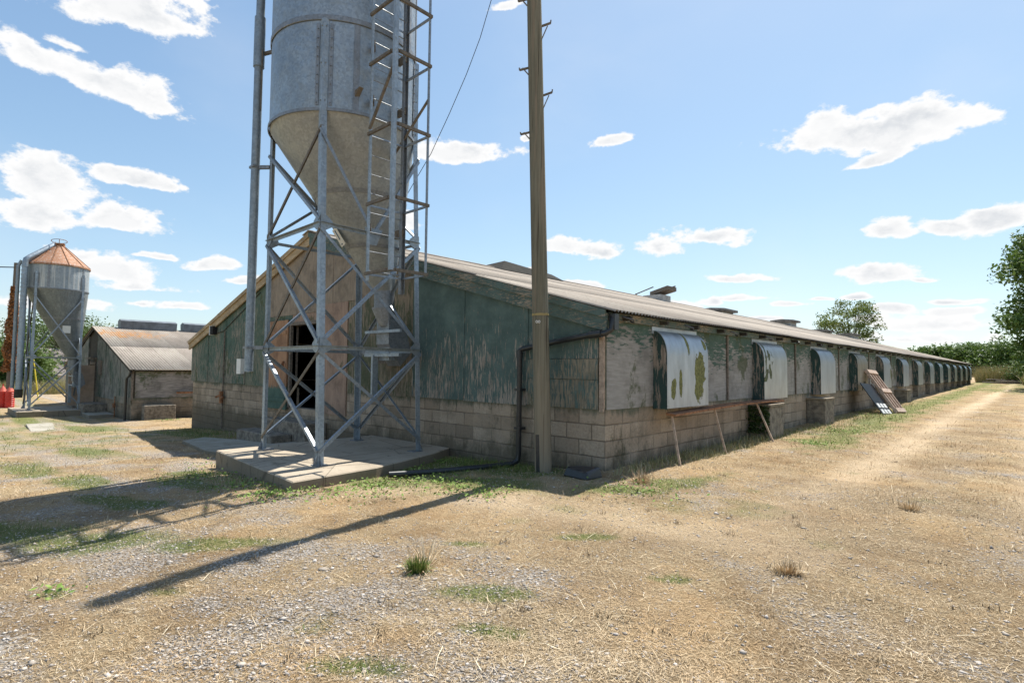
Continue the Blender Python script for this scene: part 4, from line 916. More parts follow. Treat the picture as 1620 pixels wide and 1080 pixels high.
for z, s_ in ((6.92, -1), (6.50, 1), (5.87, -1), (5.45, 1), (4.90, -1), (7.6, 1), (8.1, -1), (8.6, 1)):
    p = pp(z); e = p+r3*s_*.105
    mb = MB(); mb.bar(e, e+r3*s_*.13+Vector((0, 0, .045*s_ if s_ > 0 else -.03)), .03, .022); mb.bar(e+r3*s_*.13+Vector((0, 0, .045 if s_ > 0 else -.03)), e+r3*s_*.135+Vector((0, 0, .085 if s_ > 0 else .0)), .03, .018)
    mb.bar(e-Vector((0, 0, .2 if s_ > 0 else .10)), e+r3*s_*.085+Vector((0, 0, .0)), .022, .012); LP_(mb).build('climbing_step', m_brownsteel, pole)
f3 = tocam
p = pp(2.2); mb = MB(); mb.tube([pp(2.195), pp(2.225)], .1235, 24); LP_(mb).build('marker_band', simple('yellowed_band', (.34, .27, .12), .7, var=.2), pole)
for k in (-1, 1):
    p = pp(2.1)+f3*.121+r3*(-.035+.017*k); mb = MB(); n = 12
    mb.tube([p+(r3*math.cos(a)+Vector((0, 0, 1.3))*math.sin(a))*.013 for a in np.linspace(0, 2*math.pi, 13)], .0045, 6); LP_(mb).build('number_tag', m_white, pole)
mb = MB(); p0 = pp(-.2)+f3*.10-r3*.075; p1 = pp(.50)+f3*.10-r3*.075; mb.bar(p0, p1, .05, .02, f3); LP_(mb).build('cable_guard', m_black, pole)
wpts = [(-.95, -.58, 8.9), (-1.55, -.3, 8.35), (-2.13, -.25, 7.62), (-2.39, -.25, 7.07), (-2.73, -.25, 6.55), (-3.17, -.25, 5.99), (-3.41, -.25, 5.71), (-3.68, -.25, 5.39), (-4.09, -.25, 5.04), (-4.38, -.25, 4.79), (-5.1, -.22, 4.3), (-6.0, -.18, 3.98), (-6.2, -.12, 3.95)]
tag(MB().tube(wpts, .006, 6).build('overhead_wire', m_wire, None), 'thin black wire sagging from the wooden pole down to the shed gable', 'wire')

# ------------------------------------------------------------------ things along the long wall
by_ = [(1.36, .775), (2.6, .80), (3.9, .83), (5.2, .84), (6.35, .83)]
mb = MB(); rings_ = []
for y_, z_ in by_: rings_.append([Vector((.20+.06*math.cos(y_), y_, z_)), Vector((.36+.03*math.cos(y_), y_, z_-.02)), Vector((.36+.03*math.cos(y_), y_, z_-.05)), Vector((.20+.06*math.cos(y_), y_, z_-.04))])
mb.loft(rings_, True, True); tag(mb.build('metal_strip', m_rust, None), 'long rusty metal strip propped under the first two hoods', 'metal strip')
for i, (a, b, lb) in enumerate((((.26, 1.45, .735), (.50, 1.25, None), 'nearest of the three thin sticks propping the rusty strip'), ((.27, 3.0, .77), (.50, 2.95, None), 'middle of the three thin sticks propping the rusty strip'), ((.28, 5.0, .79), (.62, 4.95, None), 'thin stick propping the rusty strip beside the ivy covered pier'))):
    zb = float(gz(b[0], b[1]))-.02
    tag(MB().bar(a, (b[0], b[1], zb), .026, .03, (1, 0, 0)).build('wooden_prop', m_post, None), lb, 'stick', 'sticks propping the strip')
# leaning pallet and black board
def leaning(origin, ydir_len, lean, height):
    o = Vector(origin); yv = Vector((0, 1, 0)); up = Vector((-math.sin(lean), 0, math.cos(lean))); n = Vector((math.cos(lean), 0, math.sin(lean))); return o, yv, up, n
def quadbox(mb, o, a, b, c):   # box from corner o along vectors a,b,c
    vs = [o, o+a, o+a+b, o+b, o+c, o+a+c, o+a+b+c, o+b+c]; mb.add(vs, [(0,3,2,1),(4,5,6,7),(0,1,5,4),(1,2,6,5),(2,3,7,6),(3,0,4,7)])
pb = (1.1, 14.7, float(gz(1.1, 14.7)))
pal = thing('pallet', 'unpainted wooden pallet leaning against the fifth hood', 'pallet', pb)
lean = R(33); tw = R(14)
up = Vector((-math.sin(lean), .12, math.cos(lean))).normalized(); wd = Vector((.10, 1, 0)); wd = (wd-up*wd.dot(up)).normalized(); n = wd.cross(up).normalized()
if n.x < 0: n = -n
m_pallet = simple('pale_pallet_wood', (.50, .38, .30), .85, scale=14); m_pallet2 = simple('brown_pallet_wood', (.24, .14, .09), .85, scale=14)
Wp, Hp = .82, 1.6
for h0 in (0, Hp/2-.07, Hp-.14):
    mb = MB(); quadbox(mb, up*h0+n*.102, wd*Wp, up*.14, n*.022); mb.build('cross_board', m_pallet, pal)
for w0 in (0, Wp/3-.03, 2*Wp/3-.05, Wp-.045):
    mb = MB(); quadbox(mb, wd*w0+n*.022, wd*.045, up*Hp, n*.079); mb.build('bearer', m_pallet, pal)
for h0 in np.linspace(0, Hp-.11, 9):
    mb = MB(); quadbox(mb, up*h0, wd*Wp, up*.10, n*.021); mb.build('slat', m_pallet2, pal)
bb = thing('black_board', 'black sheet with pale squares leaning beside the pallet', 'board', (.95, 13.7, float(gz(.95, 13.7))))
mb = MB(); quadbox(mb, Vector((0, 0, 0)), wd*1.0, up*1.15, n*.02); mb.build('sheet', m_black, bb)
for a in (.1, .38, .66):
    for h0 in (.05, .26): mb = MB(); quadbox(mb, n*.0205+wd*a+up*h0, wd*.2, up*.15, n*.004); mb.build('pale_square', m_white, bb)
# crushed black box by the corner
bx_, by2 = .12, -.42; z_ = float(gz(bx_, by2))-.01
mb = MB(); base = [(-.42, -.16, 0), (.02, -.22, 0), (.06, .12, 0), (-.36, .16, 0)]; top = [(-.38, -.12, .13), (.0, -.18, .10), (.03, .09, .15), (-.33, .13, .12)]
mb.loft([base, top], True, True); o = mb.build('plastic_box', m_black, None, bevel=.02); o.location = (bx_, by2, z_); tag(o, 'low crushed black plastic box on the ground between pole and shed corner', 'box')
# planks at the far end
for k, (x, yv, r_, l_) in enumerate(((2.2, 62, .3, 3.0), (3.0, 61.2, -.2, 2.6), (2.7, 62.6, .1, 3.4))):
    o = MB().box((-l_/2, -.12, 0), (l_/2, .12, .1)).build('timber_plank', m_oldwood, None); o.location = (x, yv, float(gz(x, yv))+.02+.11*k); o.rotation_euler = (R(4), R(2), r_)
    tag(o, ['lowest grey plank lying beyond the far end of the long shed', 'short grey plank nearest the shed in the far pile', 'longest grey plank, topmost of the pile beyond the shed'][k], 'plank', 'planks beyond the shed')

# ------------------------------------------------------------------ left side: dead-ivy pole, red drums, yellow post, house
def on(px_, depth):
    d = ray(*px_); return CAM+d*depth
pb2 = on((12.5, 655), 31); lpz = float(gz(pb2.x, pb2.y))
lp = thing('utility_pole', 'short grey wooden pole wrapped in dead brown ivy at the left edge', 'utility pole', (pb2.x, pb2.y, lpz))
MB().tube([(0, 0, -.3), (0, .02, 3), (0.02, .04, 8.0)], .17, 16, True, .13).build('shaft', m_oldwood, lp)
MB().tube([(0, 0, 7.75), (-.2, -1.6, 7.60)], .03, 6).build('cable_arm', m_wire, lp)
def leafmat(name, c1, c2, c3, trans=.25):
    M_ = Mat(name, .6, .25); r_ = M_.rnd(); c = M_.mix(M_.r(r_, .0, 1, 0, 1, False), c1, c2); c = M_.mix(M_.r(M_.noise(.9, 4, .6), .4, .65), c, c3); M_.color(c)
    tr = M_.n('ShaderNodeBsdfTranslucent'); M_.l(c, tr.inputs[0]); ms = M_.n('ShaderNodeMixShader'); ms.inputs[0].default_value = trans
    o = M_.nt.nodes['Material Output']; M_.l(M_.b.outputs[0], ms.inputs[1]); M_.l(tr.outputs[0], ms.inputs[2]); M_.l(ms.outputs[0], o.inputs[0]); return M_.m
def leaves(name, P, size, mat, parent=None, flat=.3, droop=0., asp=.55, seed=0):
    """one leaf-shaped quad per point"""
    r_ = np.random.default_rng(seed+5); n = len(P)
    nr = r_.normal(size=(n, 3)); nr[:, 2] = np.abs(nr[:, 2])+flat; nr /= np.linalg.norm(nr, axis=1)[:, None]
    t = r_.normal(size=(n, 3)); t[:, 2] -= droop; t -= nr*(t*nr).sum(1)[:, None]; t /= np.linalg.norm(t, axis=1)[:, None]; b = np.cross(nr, t)
    s_ = size*r_.uniform(.6, 1.35, (n, 1)); q = np.stack([P-t*s_, P+b*s_*asp-nr*s_*.12, P+t*s_, P-b*s_*asp-nr*s_*.12], 1).reshape(-1, 3)
    return npmesh(name, q, np.arange(4*n).reshape(n, 4), mat, parent)
m_deadivy = leafmat('dead_ivy_leaves', (.30, .12, .045), (.50, .27, .13), (.38, .17, .07), .15)
n = 5200; z = rng.uniform(2.2, 7.0, n); a = rng.uniform(0, 2*np.pi, n); w = .16+.21*np.sin(np.clip((6.5-z)/4.6, 0, 1)*np.pi*.62)*(.8+.4*np.sin(z*5+a*2)); rr = w*rng.uniform(.55, 1.05, n)
leaves('dead_ivy', np.stack([rr*np.cos(a), rr*np.sin(a), z-.35], 1), .075, m_deadivy, lp, droop=1)
for i, (px_, dd) in enumerate(((9, 29.5), (48/6.75*0+14.6, 29.2))):
    q = on(((3.2, 640), (15, 640))[i], 29.3); gzv = float(gz(q.x, q.y)); q.z = gzv
    lab = ('red ribbed plastic drum with a pointed top, left of the pair by the ivy pole', 'red ribbed plastic drum with a pointed top, right of the pair by the ivy pole')[i]
    t_ = thing('feeder_drum', lab, 'drum', (q.x, q.y, gzv), 0, 'red drums by the ivy pole')
    mb = MB(); rg = []
    for k in range(33):
        zz = .02+k*.027; rg.append(ring(0, 0, zz, .195+(.016 if k % 4 < 2 else -.008), 28))
    mb.loft(rg, True, True); b_ = mb.build('body', m_red_pl, t_, smooth=False)
    MB().loft([ring(0, 0, .886, .19, 28), ring(0, 0, 1.14, .05, 28), ring(0, 0, 1.19, .02, 28)], True, True).build('top_cone', simple('faded_red_plastic', (.60, .13, .09), .45, var=.1), t_, smooth=True)
    MB().tube([(0, 0, 1.17), (0, 0, 1.28)], .03, 10).build('spout', m_red_pl, t_)
q = on((61, 640), 36); tag(MB().bar((0, 0, -.2), (-.1, -.35, 2.6), .09, .05).build('yellow_post', m_yellow, None), 'leaning yellow plastic post behind the legs of the rusty topped silo', 'post'); bpy.data.objects['yellow_post'].location = (q.x, q.y, float(gz(q.x, q.y)))
# low white house
m_render = simple('white_render', (.66, .65, .62), .9, var=.1, scale=2); m_tiles = None
M_ = Mat('slate_tiles', .85, .2); b_ = M_.n('ShaderNodeTexBrick'); xyz_ = M_.xyz(); M_.l(M_.cxyz(M_.M('ADD', xyz_[0], xyz_[1]), xyz_[2], 0), b_.inputs[0]); b_.inputs['Scale'].default_value = 1; b_.inputs['Brick Width'].default_value = .45; b_.inputs['Row Height'].default_value = .16; b_.inputs['Mortar Size'].default_value = .012
b_.inputs['Color1'].default_value = (.19, .165, .15, 1); b_.inputs['Color2'].default_value = (.27, .24, .22, 1); b_.inputs['Mortar'].default_value = (.08, .07, .06, 1); M_.color(M_.mix(M_.r(M_.noise(1.5, 6, .7), .5, .7, 0, .6), b_.outputs[0], (.30, .28, .22))); m_tiles = M_.m
hq = on((70, 600), 56)
hs = thing('house', 'low white house with a grey tiled roof behind the rusty topped silo', 'house', (hq.x, hq.y, -1.5), R(80))
MB().box((-9, 0, -1.2), (9, 7, 1.75)).build('wall', m_render, hs)
rf = MB().add([(-9.3,-.35,1.7),(9.3,-.35,1.7),(9.3,3.5,4.5),(-9.3,3.5,4.5),(9.3,7.35,1.7),(-9.3,7.35,1.7)], [(0,1,2,3),(3,2,4,5),(0,3,5),(1,4,2),(0,5,4,1)]).build('roof', m_tiles, hs)
for x in (-5.2, -1.2, 2.6, 6.0):
    w_ = MB().box((x-.4, -.03, .2), (x+.4, .02, 1.15)).build('window', m_dark, hs); MB().box((x-.46, -.06, .12), (x+.46, -.031, .19)).box((x-.02, -.045, .2), (x+.02, -.031, 1.15)).build('window_frame', m_white, w_)
MB().box((-3.6, -.03, -1.1), (-2.7, .02, 1.0)).build('door', m_white, hs)

# ------------------------------------------------------------------ trees
m_bark = simple('bark', (.09, .075, .055), .95, scale=10, var=.4, bump=.8)
m_leafA = leafmat('tree_leaves', (.06, .11, .022), (.14, .21, .05), (.09, .155, .03))
m_leafB = leafmat('yellow_green_leaves', (.11, .145, .03), (.22, .25, .07), (.15, .21, .05))
m_leafC = leafmat('dark_hedge_leaves', (.035, .065, .018), (.075, .12, .035), (.05, .09, .025))
m_leafD = leafmat('mid_green_leaves', (.06, .10, .022), (.12, .17, .045), (.085, .14, .03))
def tree(label, loc, height, rad, nleaf, size, mat, seed, crown_lo=.3, nclump=60, spread=.16, cat='tree', group=None, name='tree', trunk_r=.18, shape='round'):
    r_ = np.random.default_rng(seed); loc = (loc[0], loc[1], loc[2])
    t = thing(name, label, cat, loc, 0, group); tips = []
    mb = MB(); top = height*.78
    trunk = [Vector((r_.normal()*.03*k, r_.normal()*.03*k, top*k/6)) for k in range(7)]; trunk[0].z = -.3
    mb.tube(trunk, [trunk_r*(1-.13*k) for k in range(7)], 10)
    cz = height*(crown_lo+1)/2; hz_ = height*(1-crown_lo)/2
    for k in range(nclump):
        a = r_.uniform(0, 2*np.pi); u = r_.uniform(-1, 1); rr = math.sqrt(max(0, 1-u*u*.9))*(r_.uniform(.35, 1)**.5)
        if shape == 'bush': rr *= (1.05 if u < 0 else 1)
        amp_ = 1+.25*math.sin(a*3+seed)+.15*math.sin(a*5+u*4+seed)
        p = Vector((rad*rr*amp_*math.cos(a), rad*rr*amp_*math.sin(a), cz+hz_*u*(.92+.12*r_.normal()))); tips.append(p)
    for p in tips[:46]:
        s0 = trunk[min(6, max(1, int(3*p.z/height+1)))]; mid = s0.lerp(p, .55)+Vector((0, 0, .06*height*r_.uniform(-.4, 1)))
        mb.tube([s0, mid, p], [trunk_r*.34, trunk_r*.18, trunk_r*.06], 6, False)
    mb.build('trunk', m_bark, t, smooth=True)
    P = []; per = nleaf//nclump
    for p in tips:
        c = np.array(p); s_ = spread*rad*r_.uniform(.7, 1.5); g = np.clip(r_.normal(size=(per, 3)), -1.7, 1.7)*np.array([s_, s_, s_*.6])
        out_ = np.array([c[0], c[1], 0])/(rad+1e-6)*s_*1.2*r_.uniform(0, 1, (per, 1)); P.append(c+g+out_)
    leaves('crown', np.concatenate(P), size, mat, t, seed=seed)
    return t
def gpt(x, y): return (x, y, float(gz(x, y)))
tree('large dense broadleaf tree at the right edge beyond the track', gpt(7.85, 46), 11.7, 4.5, 62000, .14, m_leafA, 3, .06, 150, .13, trunk_r=.3)
tree('loose yellow green young tree rising behind the far shed roof', (-9.8, 61, .0), 8.9, 2.4, 9000, .11, m_leafB, 9, .42, 90, .15, trunk_r=.16)
# hedge and far trees
k = 0
for (x, y, h_, r_, nm) in ((-46, 190, 8.6, 7, 'lone round tree far off showing over the shed roof end'), (-25, 185, 8.4, 9, 'leftmost tree of the far dark belt beyond the field'), (-16, 182, 9.8, 9, 'second tree from the left in the far dark belt'), (-5, 180, 11.6, 12, 'middle tree of the far dark belt'), (6, 178, 10.4, 11, 'far belt tree just left of the tall bank bushes'), (17, 176, 12.2, 12, 'rightmost tree of the far dark belt')):
    tree(nm, (x, y, .3), h_*.76, r_*.8, 16000, .34, m_leafA, 20+k, .03, 150, .12, group='far belt of trees', trunk_r=.3); k += 1
for (x, y, h_, r_, mt, nm) in ((6.3, 60, 3.6, 2.6, m_leafD, 'tall tangled shrub on the bank beyond the shed end'), (9.5, 58, 5.0, 3.6, m_leafC, 'dark shrub under the right hand tree'), (4.9, 63.5, 2.7, 1.8, m_leafD, 'small pale shrub nearest the end of the shed'), (8.2, 49, 2.4, 2.6, m_leafC, 'low dark shrub at the foot of the right hand tree'), (12.5, 52, 4.5, 3.2, m_leafC, 'rounded dark shrub right of the large tree'),(5.9, 52.5, 1.5, 1.7, m_leafB, 'low yellowish bramble at the end of the track')):
    tree(nm, gpt(x, y), h_, r_, 7000, .085, mt, 40+k, .0, 60, .2, 'shrub', 'shrubs on the bank', 'shrub', .06, 'bush'); k += 1
for (pxx, dep, h_, r_, mt, nm) in ((95, 62, 7.8, 4.6, m_leafD, 'broad green tree seen between the legs of the far silo'), (45, 66, 7.2, 4.2, m_leafD, 'green tree left of the far silo behind the house'), (135, 70, 7.0, 4.0, m_leafA, 'green tree behind the gable of the second shed'), (10, 52, 4.2, 3.0, m_leafA, 'dark bushy tree behind the ivy wrapped pole'), (28, 44, 3.6, 1.9, m_leafD, 'green shrub right of the ivy wrapped pole')):
    q = on((pxx, 640), dep); tree(nm, (q.x, q.y, -1.0), h_, r_, 9000, .13, mt, 60+k, .08, 80, .17, group='trees behind the second shed', trunk_r=.16); k += 1

# ------------------------------------------------------------------ scattered grass, straw, stones
def in_bld(x, y):
    b = (x < .02) & (x > -17.3) & (y > -.02) & (y < 59)
    b |= (x < -2.3-np.clip(y+2.05, 0, 2.1)*.42) & (x > -5.78) & (y > -3.36+(-(x+2.35))*.078-.01) & (y < 0.1)
    b |= (x < -22.7) & (x > -38.3) & (y > -.6); b |= (x < -27.7) & (x > -31.4) & (y > -3.6) & (y < -.5)
    return b
def scatter(n, r0, r1, half=.95, power=1.):
    """points round the viewing spot, thinner with distance, over a fan wider than the picture"""
    u = rng.uniform(0, 1, n); r_ = r0*(r1/r0)**(u**power); a = yaw+math.pi/2+rng.uniform(-half, half, n)
    x = CAM.x+r_*np.cos(a); y = CAM.y+r_*np.sin(a); k_ = ~in_bld(x, y); return x[k_], y[k_], r_[k_]
def blades(name, x, y, ln, wd_, tilt, mat, lift=0.):
    n = len(x); z = gz(x, y)+lift; a = rng.uniform(0, 2*np.pi, n); d = np.stack([np.cos(a)*np.sin(tilt), np.sin(a)*np.sin(tilt), np.cos(tilt)], 1)
    s_ = np.stack([-np.sin(a), np.cos(a), np.zeros(n)], 1); b = np.stack([x, y, z], 1)
    bend = rng.normal(size=(n, 3))*.18*ln[:, None]; bend[:, 2] *= .3
    mid = b+d*ln[:, None]*.5+bend*.4; tip = b+d*ln[:, None]+bend; tip[:, 2] = np.maximum(tip[:, 2]-.15*ln, z+.002); mid[:, 2] = np.maximum(mid[:, 2], z+.002)
    w = wd_[:, None]; V_ = np.stack([b-s_*w, b+s_*w, mid+s_*w*.8, mid-s_*w*.8, tip, tip+s_*w*.2], 1).reshape(-1, 3)
    I = np.arange(n)[:, None]*6; F_ = np.concatenate([I+np.array([[0, 1, 2, 3]]), I+np.array([[3, 2, 5, 4]])]); return npmesh(name, V_, F_, mat)
def strawmat(name, cols):
    M_ = Mat(name, .75, .2); r_ = M_.rnd(); cr_ = M_.n('ShaderNodeValToRGB'); M_.l(r_, cr_.inputs[0]); e = cr_.color_ramp; e.interpolation = 'LINEAR'
    while len(e.elements) < len(cols): e.elements.new(.5)
    for i, c in enumerate(cols): e.elements[i].position = i/(len(cols)-1); e.elements[i].color = c+(1,)
    c = cr_.outputs[0]
    if 'straw' in name:
        c = M_.mix(M_.r(M_.noise(1.1, 5, .65), .47, .62, 0, .7), c, M_.mix(.5, c, (.22, .14, .07)))
        c = M_.mix(M_.r(M_.noise(.8, 5, .65, M_.map((1, 1, 1), (8, 2, 0))), .5, .64, 0, .45), c, (.58, .38, .19))
        c = M_.mix(M_.r(M_.noise(.6, 4, .6, M_.map((1, 1, 1), (3, 12, 0))), .5, .65, 0, .6), c, (.60, .48, .32))
    M_.color(c); return M_.m
m_straw = strawmat('straw_litter', [(.24, .17, .10), (.58, .46, .29), (.40, .28, .15), (.66, .56, .40), (.47, .32, .17), (.16, .11, .065)])
m_grass = strawmat('green_blades', [(.07, .12, .025), (.14, .20, .045), (.22, .24, .07), (.10, .16, .03), (.30, .30, .11)])
m_weed = strawmat('weed_leaves', [(.09, .16, .03), (.17, .26, .05), (.24, .32, .08), (.12, .20, .04)])
m_stone = strawmat('stones', [(.34, .30, .26), (.50, .45, .40), (.24, .21, .18), (.42, .37, .31), (.57, .52, .47), (.15, .14, .13)])
m_bankpale = strawmat('pale_stalks', [(.55, .45, .30), (.72, .63, .46), (.45, .35, .22)]); m_dead = strawmat('dead_tuft_blades', [(.10, .075, .05), (.20, .15, .09), (.30, .23, .14)])
# straw litter lying down
x, y, r_ = scatter(380000, 1.6, 26, .98, .9)
gv = gravel_f(x, y); keep = rng.uniform(size=len(x)) > gv*.6+green_f(x, y)*.4; x, y, r_ = x[keep], y[keep], r_[keep]; n = len(x)
sc_ = np.clip(r_/6, .8, 2.2)
ob = blades('straw_litter', x, y, rng.gamma(2.2, .010, n)*sc_+.010, rng.uniform(.0008, .0019, n)*sc_, np.abs(rng.normal(1.35, .22, n)).clip(.3, 1.54), m_straw, .004); ob['kind'] = 'stuff'
x, y, r_ = scatter(1900, 1.8, 16, .98, .8); n = len(x)
ob = blades('loose_stalks', x, y, rng.gamma(4., .022, n)+.03, rng.uniform(.0010, .0022, n), np.abs(rng.normal(1.42, .12, n)).clip(.3, 1.55), m_bankpale, .012); ob['kind'] = 'stuff'
# dark dead tufts and clods
x, y, r_ = scatter(150, 3, 22, .98, .9); k_ = (y < 12) & (x > -7); x, y = x[k_], y[k_]; k = 26
xx_ = np.repeat(x, k)+rng.normal(size=len(x)*k)*.03; yy_ = np.repeat(y, k)+rng.normal(size=len(x)*k)*.03; n = len(xx_)
ob = blades('dead_tufts', xx_, yy_, rng.uniform(.02, .06, n), rng.uniform(.0018, .0035, n), np.abs(rng.normal(.9, .4, n)).clip(0, 1.4), m_dead); ob['kind'] = 'stuff'
# short standing dry grass in tufts
x, y, r_ = scatter(120000, 1.8, 34, .98, .9); tuf = fbm(x, y, 5, 3, 90)+bare_f(x, y)*-.1-gravel_f(x, y)*.25+.05; keep = tuf > .52; x, y, r_ = x[keep], y[keep], r_[keep]; n = len(x); sc_ = np.clip(r_/6, .8, 2.5)
ob = blades('dry_grass', x, y, rng.gamma(3., .011, n)*sc_**.6+.01, rng.uniform(.0009, .0018, n)*sc_, np.abs(rng.normal(.75, .4, n)).clip(0, 1.4), m_straw); ob['kind'] = 'stuff'
# green grass in the patches
x, y, r_ = scatter(260000, 1.8, 60, .98, .85); gf = green_f(x, y); keep = rng.uniform(size=len(x)) < gf*.75; x, y, r_ = x[keep], y[keep], r_[keep]; n = len(x); sc_ = np.clip(r_/6, .8, 3.5)
ob = blades('green_grass', x, y, rng.gamma(3., .011, n)*sc_**.5+.012, rng.uniform(.001, .002, n)*sc_, np.abs(rng.normal(.6, .35, n)).clip(0, 1.3), m_grass); ob['kind'] = 'stuff'
# tall dry bank grass by the far shed end, and by the left house
def bank(name, cx, cy, rx, ry, n, h0, mat):
    a = rng.uniform(0, 2*np.pi, n); q = np.sqrt(rng.uniform(0, 1, n)); x = cx+rx*q*np.cos(a); y = cy+ry*q*np.sin(a)
    k_ = ~in_bld(x, y); x, y = x[k_], y[k_]; n = len(x); ob = blades(name, x, y, rng.uniform(.5, 1.1, n)*h0, rng.uniform(.006, .014, n)*(.22 if h0 < .3 else 1), np.abs(rng.normal(.2, .15, n))*(2.5 if h0 < .3 else 1), mat); ob['kind'] = 'stuff'
m_bank = strawmat('tall_dry_grass', [(.36, .28, .14), (.55, .46, .27), (.28, .27, .10), (.20, .22, .07), (.62, .54, .36)])
bank('tall_dry_grass', 3.6, 66, 3.6, 3, 14000, 1.9, m_bank); bank('tall_dry_grass', 6.2, 57, 2.6, 3.5, 9000, 1.3, m_bank)
bank('wall_grass', -1.9, -.35, 1.3, .35, 1500, .12, m_grass); bank('wall_grass', -2.4, -1.2, .7, .9, 1500, .07, m_grass); bank('wall_grass', .25, 3.4, .28, 3.6, 2600, .17, m_bank); bank('wall_grass', .3, 4, .3, 4, 1200, .09, m_grass); bank('wall_grass', .6, 12, .45, 6, 2500, .12, m_bank); bank('wall_grass', .55, 14, .5, 8, 1800, .12, m_grass); bank('wall_grass', -14, -.4, 3, .4, 1500, .12, m_grass); bank('wall_grass', -4, -3.5, 1.8, .25, 900, .08, m_grass)
q = on((80, 640), 44); bank('tall_dry_grass', q.x, q.y, 3, 6, 12000, 1.25, m_bank)
# gravel stones
def stones(name, x, y, sz, mat, small=False):
    t = (1+5**.5)/2; iv = np.array([(-1,t,0),(1,t,0),(-1,-t,0),(1,-t,0),(0,-1,t),(0,1,t),(0,-1,-t),(0,1,-t),(t,0,-1),(t,0,1),(-t,0,-1),(-t,0,1)])/1.9
    fc = np.array([(0,11,5),(0,5,1),(0,1,7),(0,7,10),(0,10,11),(1,5,9),(5,11,4),(11,10,2),(10,7,6),(7,1,8),(3,9,4),(3,4,2),(3,2,6),(3,6,8),(3,8,9),(4,9,5),(2,4,11),(6,2,10),(8,6,7),(9,8,1)])
    if small: iv = np.array([(1,0,0),(0,1,0),(-1,0,0),(0,-1,0),(0.1,0,1),(0,0,-1)]); fc = np.array([(0,1,4),(1,2,4),(2,3,4),(3,0,4),(1,0,5),(2,1,5),(3,2,5),(0,3,5)])
    nv = len(iv); n = len(x); s_ = sz[:, None]*rng.uniform(.45, 1.45, (n, 3)); s_[:, 2] *= .5; a = rng.uniform(0, 2*np.pi, n); ca, sa = np.cos(a), np.sin(a)
    P = iv[None]*s_[:, None, :]*(1+rng.normal(size=(n, nv, 1))*.22); X_ = P[..., 0]*ca[:, None]-P[..., 1]*sa[:, None]; Y_ = P[..., 0]*sa[:, None]+P[..., 1]*ca[:, None]
    V_ = np.stack([X_+x[:, None], Y_+y[:, None], P[..., 2]+(gz(x, y)+sz*.10)[:, None]], -1).reshape(-1, 3); F_ = (fc[None]+(np.arange(n)*nv)[:, None, None]).reshape(-1, 3); return npmesh(name, V_, F_, mat)
x, y, r_ = scatter(150000, 1.6, 15, .98, .9); gv = gravel_f(x, y); keep = rng.uniform(size=len(x)) < gv*.62+.14*(y < 2); x, y, r_ = x[keep], y[keep], r_[keep]
ob = stones('gravel', x, y, rng.gamma(2.2, .0020, len(x))+.0022+r_*.0004, m_stone, True); ob['kind'] = 'stuff'
x, y, r_ = scatter(1500, 2.2, 14, .98, .8); gv = gravel_f(x, y); keep = rng.uniform(size=len(x)) < gv+.02; x, y = x[keep], y[keep]
ob = stones('loose_stones', x, y, rng.gamma(2.0, .0034, len(x))+.005, m_stone); ob['kind'] = 'stuff'
# broad-leaf weeds by the slab, pipe and wall
P = []
wp = [(-2.1, -3.3, .5, 260), (-1.9, -2.5, .45, 340), (-1.5, -1.9, .4, 200), (-.5, -2.2, .3, 130), (-.2, -2.0, .25, 110), (-3.1, -3.55, .5, 170), (-2.2, -3.7, .35, 200), (-4.4, -3.5, .8, 220), (-2.6, -1.6, .35, 240), (-2.9, -.6, .3, 140), (-.36, -5.9, .10, 26), (.9, -.7, .5, 200), (-.9, -1.9, .35, 120), (-1.2, -2.9, .4, 120), (1.3, 5.2, .3, 200), (-21.5, 0.5, .5, 200), (1.1, 8, .5, 240), (1., 12.5, .6, 260), (-5.9, -2.9, .6, 150)]
for cx_, cy_, s_, n_ in wp:
    xx_ = cx_+rng.normal(size=n_)*s_*.6; yy_ = cy_+rng.normal(size=n_)*s_*.6; k_ = ~in_bld(xx_, yy_); xx_, yy_ = xx_[k_], yy_[k_]
    P.append(np.stack([xx_, yy_, gz(xx_, yy_)+rng.uniform(.005, .07, len(xx_))], 1))
ob = leaves('low_weeds', np.concatenate(P), .022, m_weed, None, flat=.9, asp=.5); ob['kind'] = 'stuff'
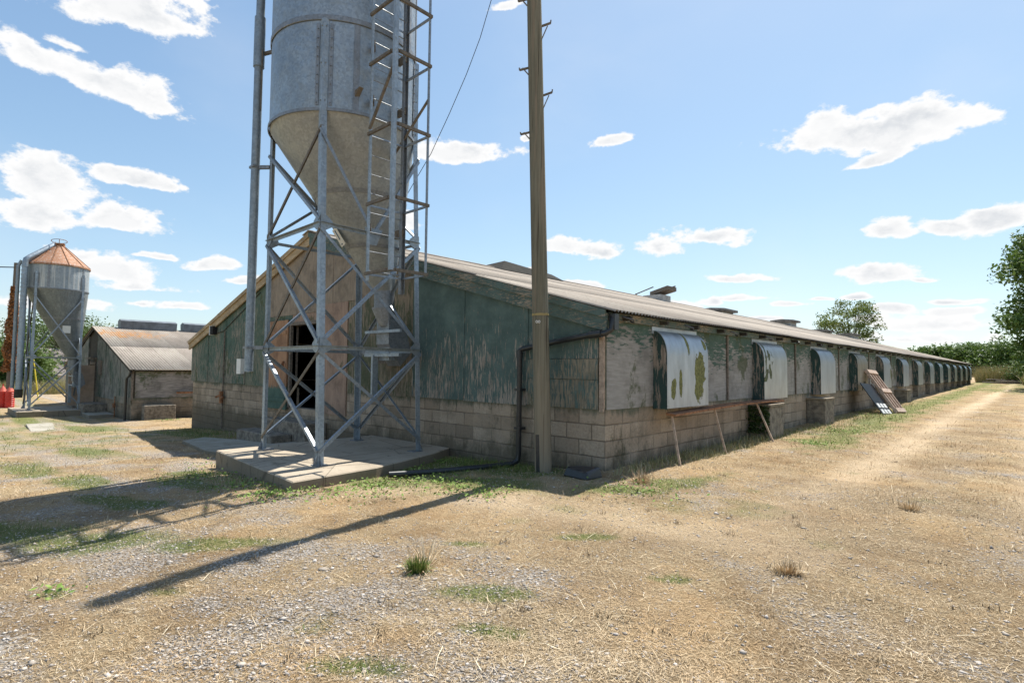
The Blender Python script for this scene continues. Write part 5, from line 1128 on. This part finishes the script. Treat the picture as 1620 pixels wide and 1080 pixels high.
# ivy on the second pier
n_ = 700; yy_ = rng.uniform(5.2, 5.75, n_); zz_ = rng.uniform(.15, .72, n_); xx_ = rng.uniform(.0, .42, n_)
P = np.stack([xx_, np.minimum(yy_, 5.34)-rng.uniform(0, .05, n_), zz_], 1); ob = leaves('ivy', P, .03, m_leafC, None); tag(ob, 'dark ivy growing over the first concrete pier beneath the second hood', 'ivy')
# tuft with seed heads
def tuft(cx_, cy_, n_, h_, rad_, mat, label, name='grass_tuft', kind='grass tuft'):
    x = cx_+rng.normal(size=n_)*rad_; y = cy_+rng.normal(size=n_)*rad_; z = gz(x, y); a = np.arctan2(y-cy_, x-cx_)+rng.normal(size=n_)*.4; tl = np.abs(rng.normal(.55, .35, n_)).clip(.02, 1.3); ln = rng.uniform(.5, 1, n_)*h_
    d = np.stack([np.cos(a)*np.sin(tl), np.sin(a)*np.sin(tl), np.cos(tl)], 1); s_ = np.stack([-np.sin(a), np.cos(a), 0*a], 1)*.0035; b = np.stack([x, y, z], 1); m_ = b+d*ln[:, None]*.55; t_ = b+d*ln[:, None]; t_[:, 2] -= ln*.18*tl
    V_ = np.stack([b-s_, b+s_, m_+s_, m_-s_, t_, t_+s_*.1], 1).reshape(-1, 3)-np.array([cx_, cy_, float(gz(cx_, cy_))]); I = np.arange(n_)[:, None]*6
    o = npmesh(name, V_, np.concatenate([I+np.array([[0,1,2,3]]), I+np.array([[3,2,5,4]])]), mat); o.location = (cx_, cy_, float(gz(cx_, cy_))); tag(o, label, kind); return o
tuft(1.12, -4.07, 260, .13, .028, m_grass, 'bright green plantain tuft standing alone on the gravel in the foreground')
sh = tuft(1.10, -3.98, 40, .30, .04, m_straw, 'thin dry seed stalks rising behind the green plantain tuft', 'seed_stalks', 'dry stalks')
tuft(3.05, -2.2, 160, .10, .04, m_straw, 'small brown dry tuft on the track right of centre', 'dry_tuft', 'grass tuft'); tuft(3.4, .6, 160, .12, .05, m_straw, 'pale dry tuft farther along the track', 'dry_tuft', 'grass tuft')
tuft(.72, -.25, 120, .22, .05, m_straw, 'dry weed stems against the block wall by the nearest stick', 'dry_weed', 'weed')
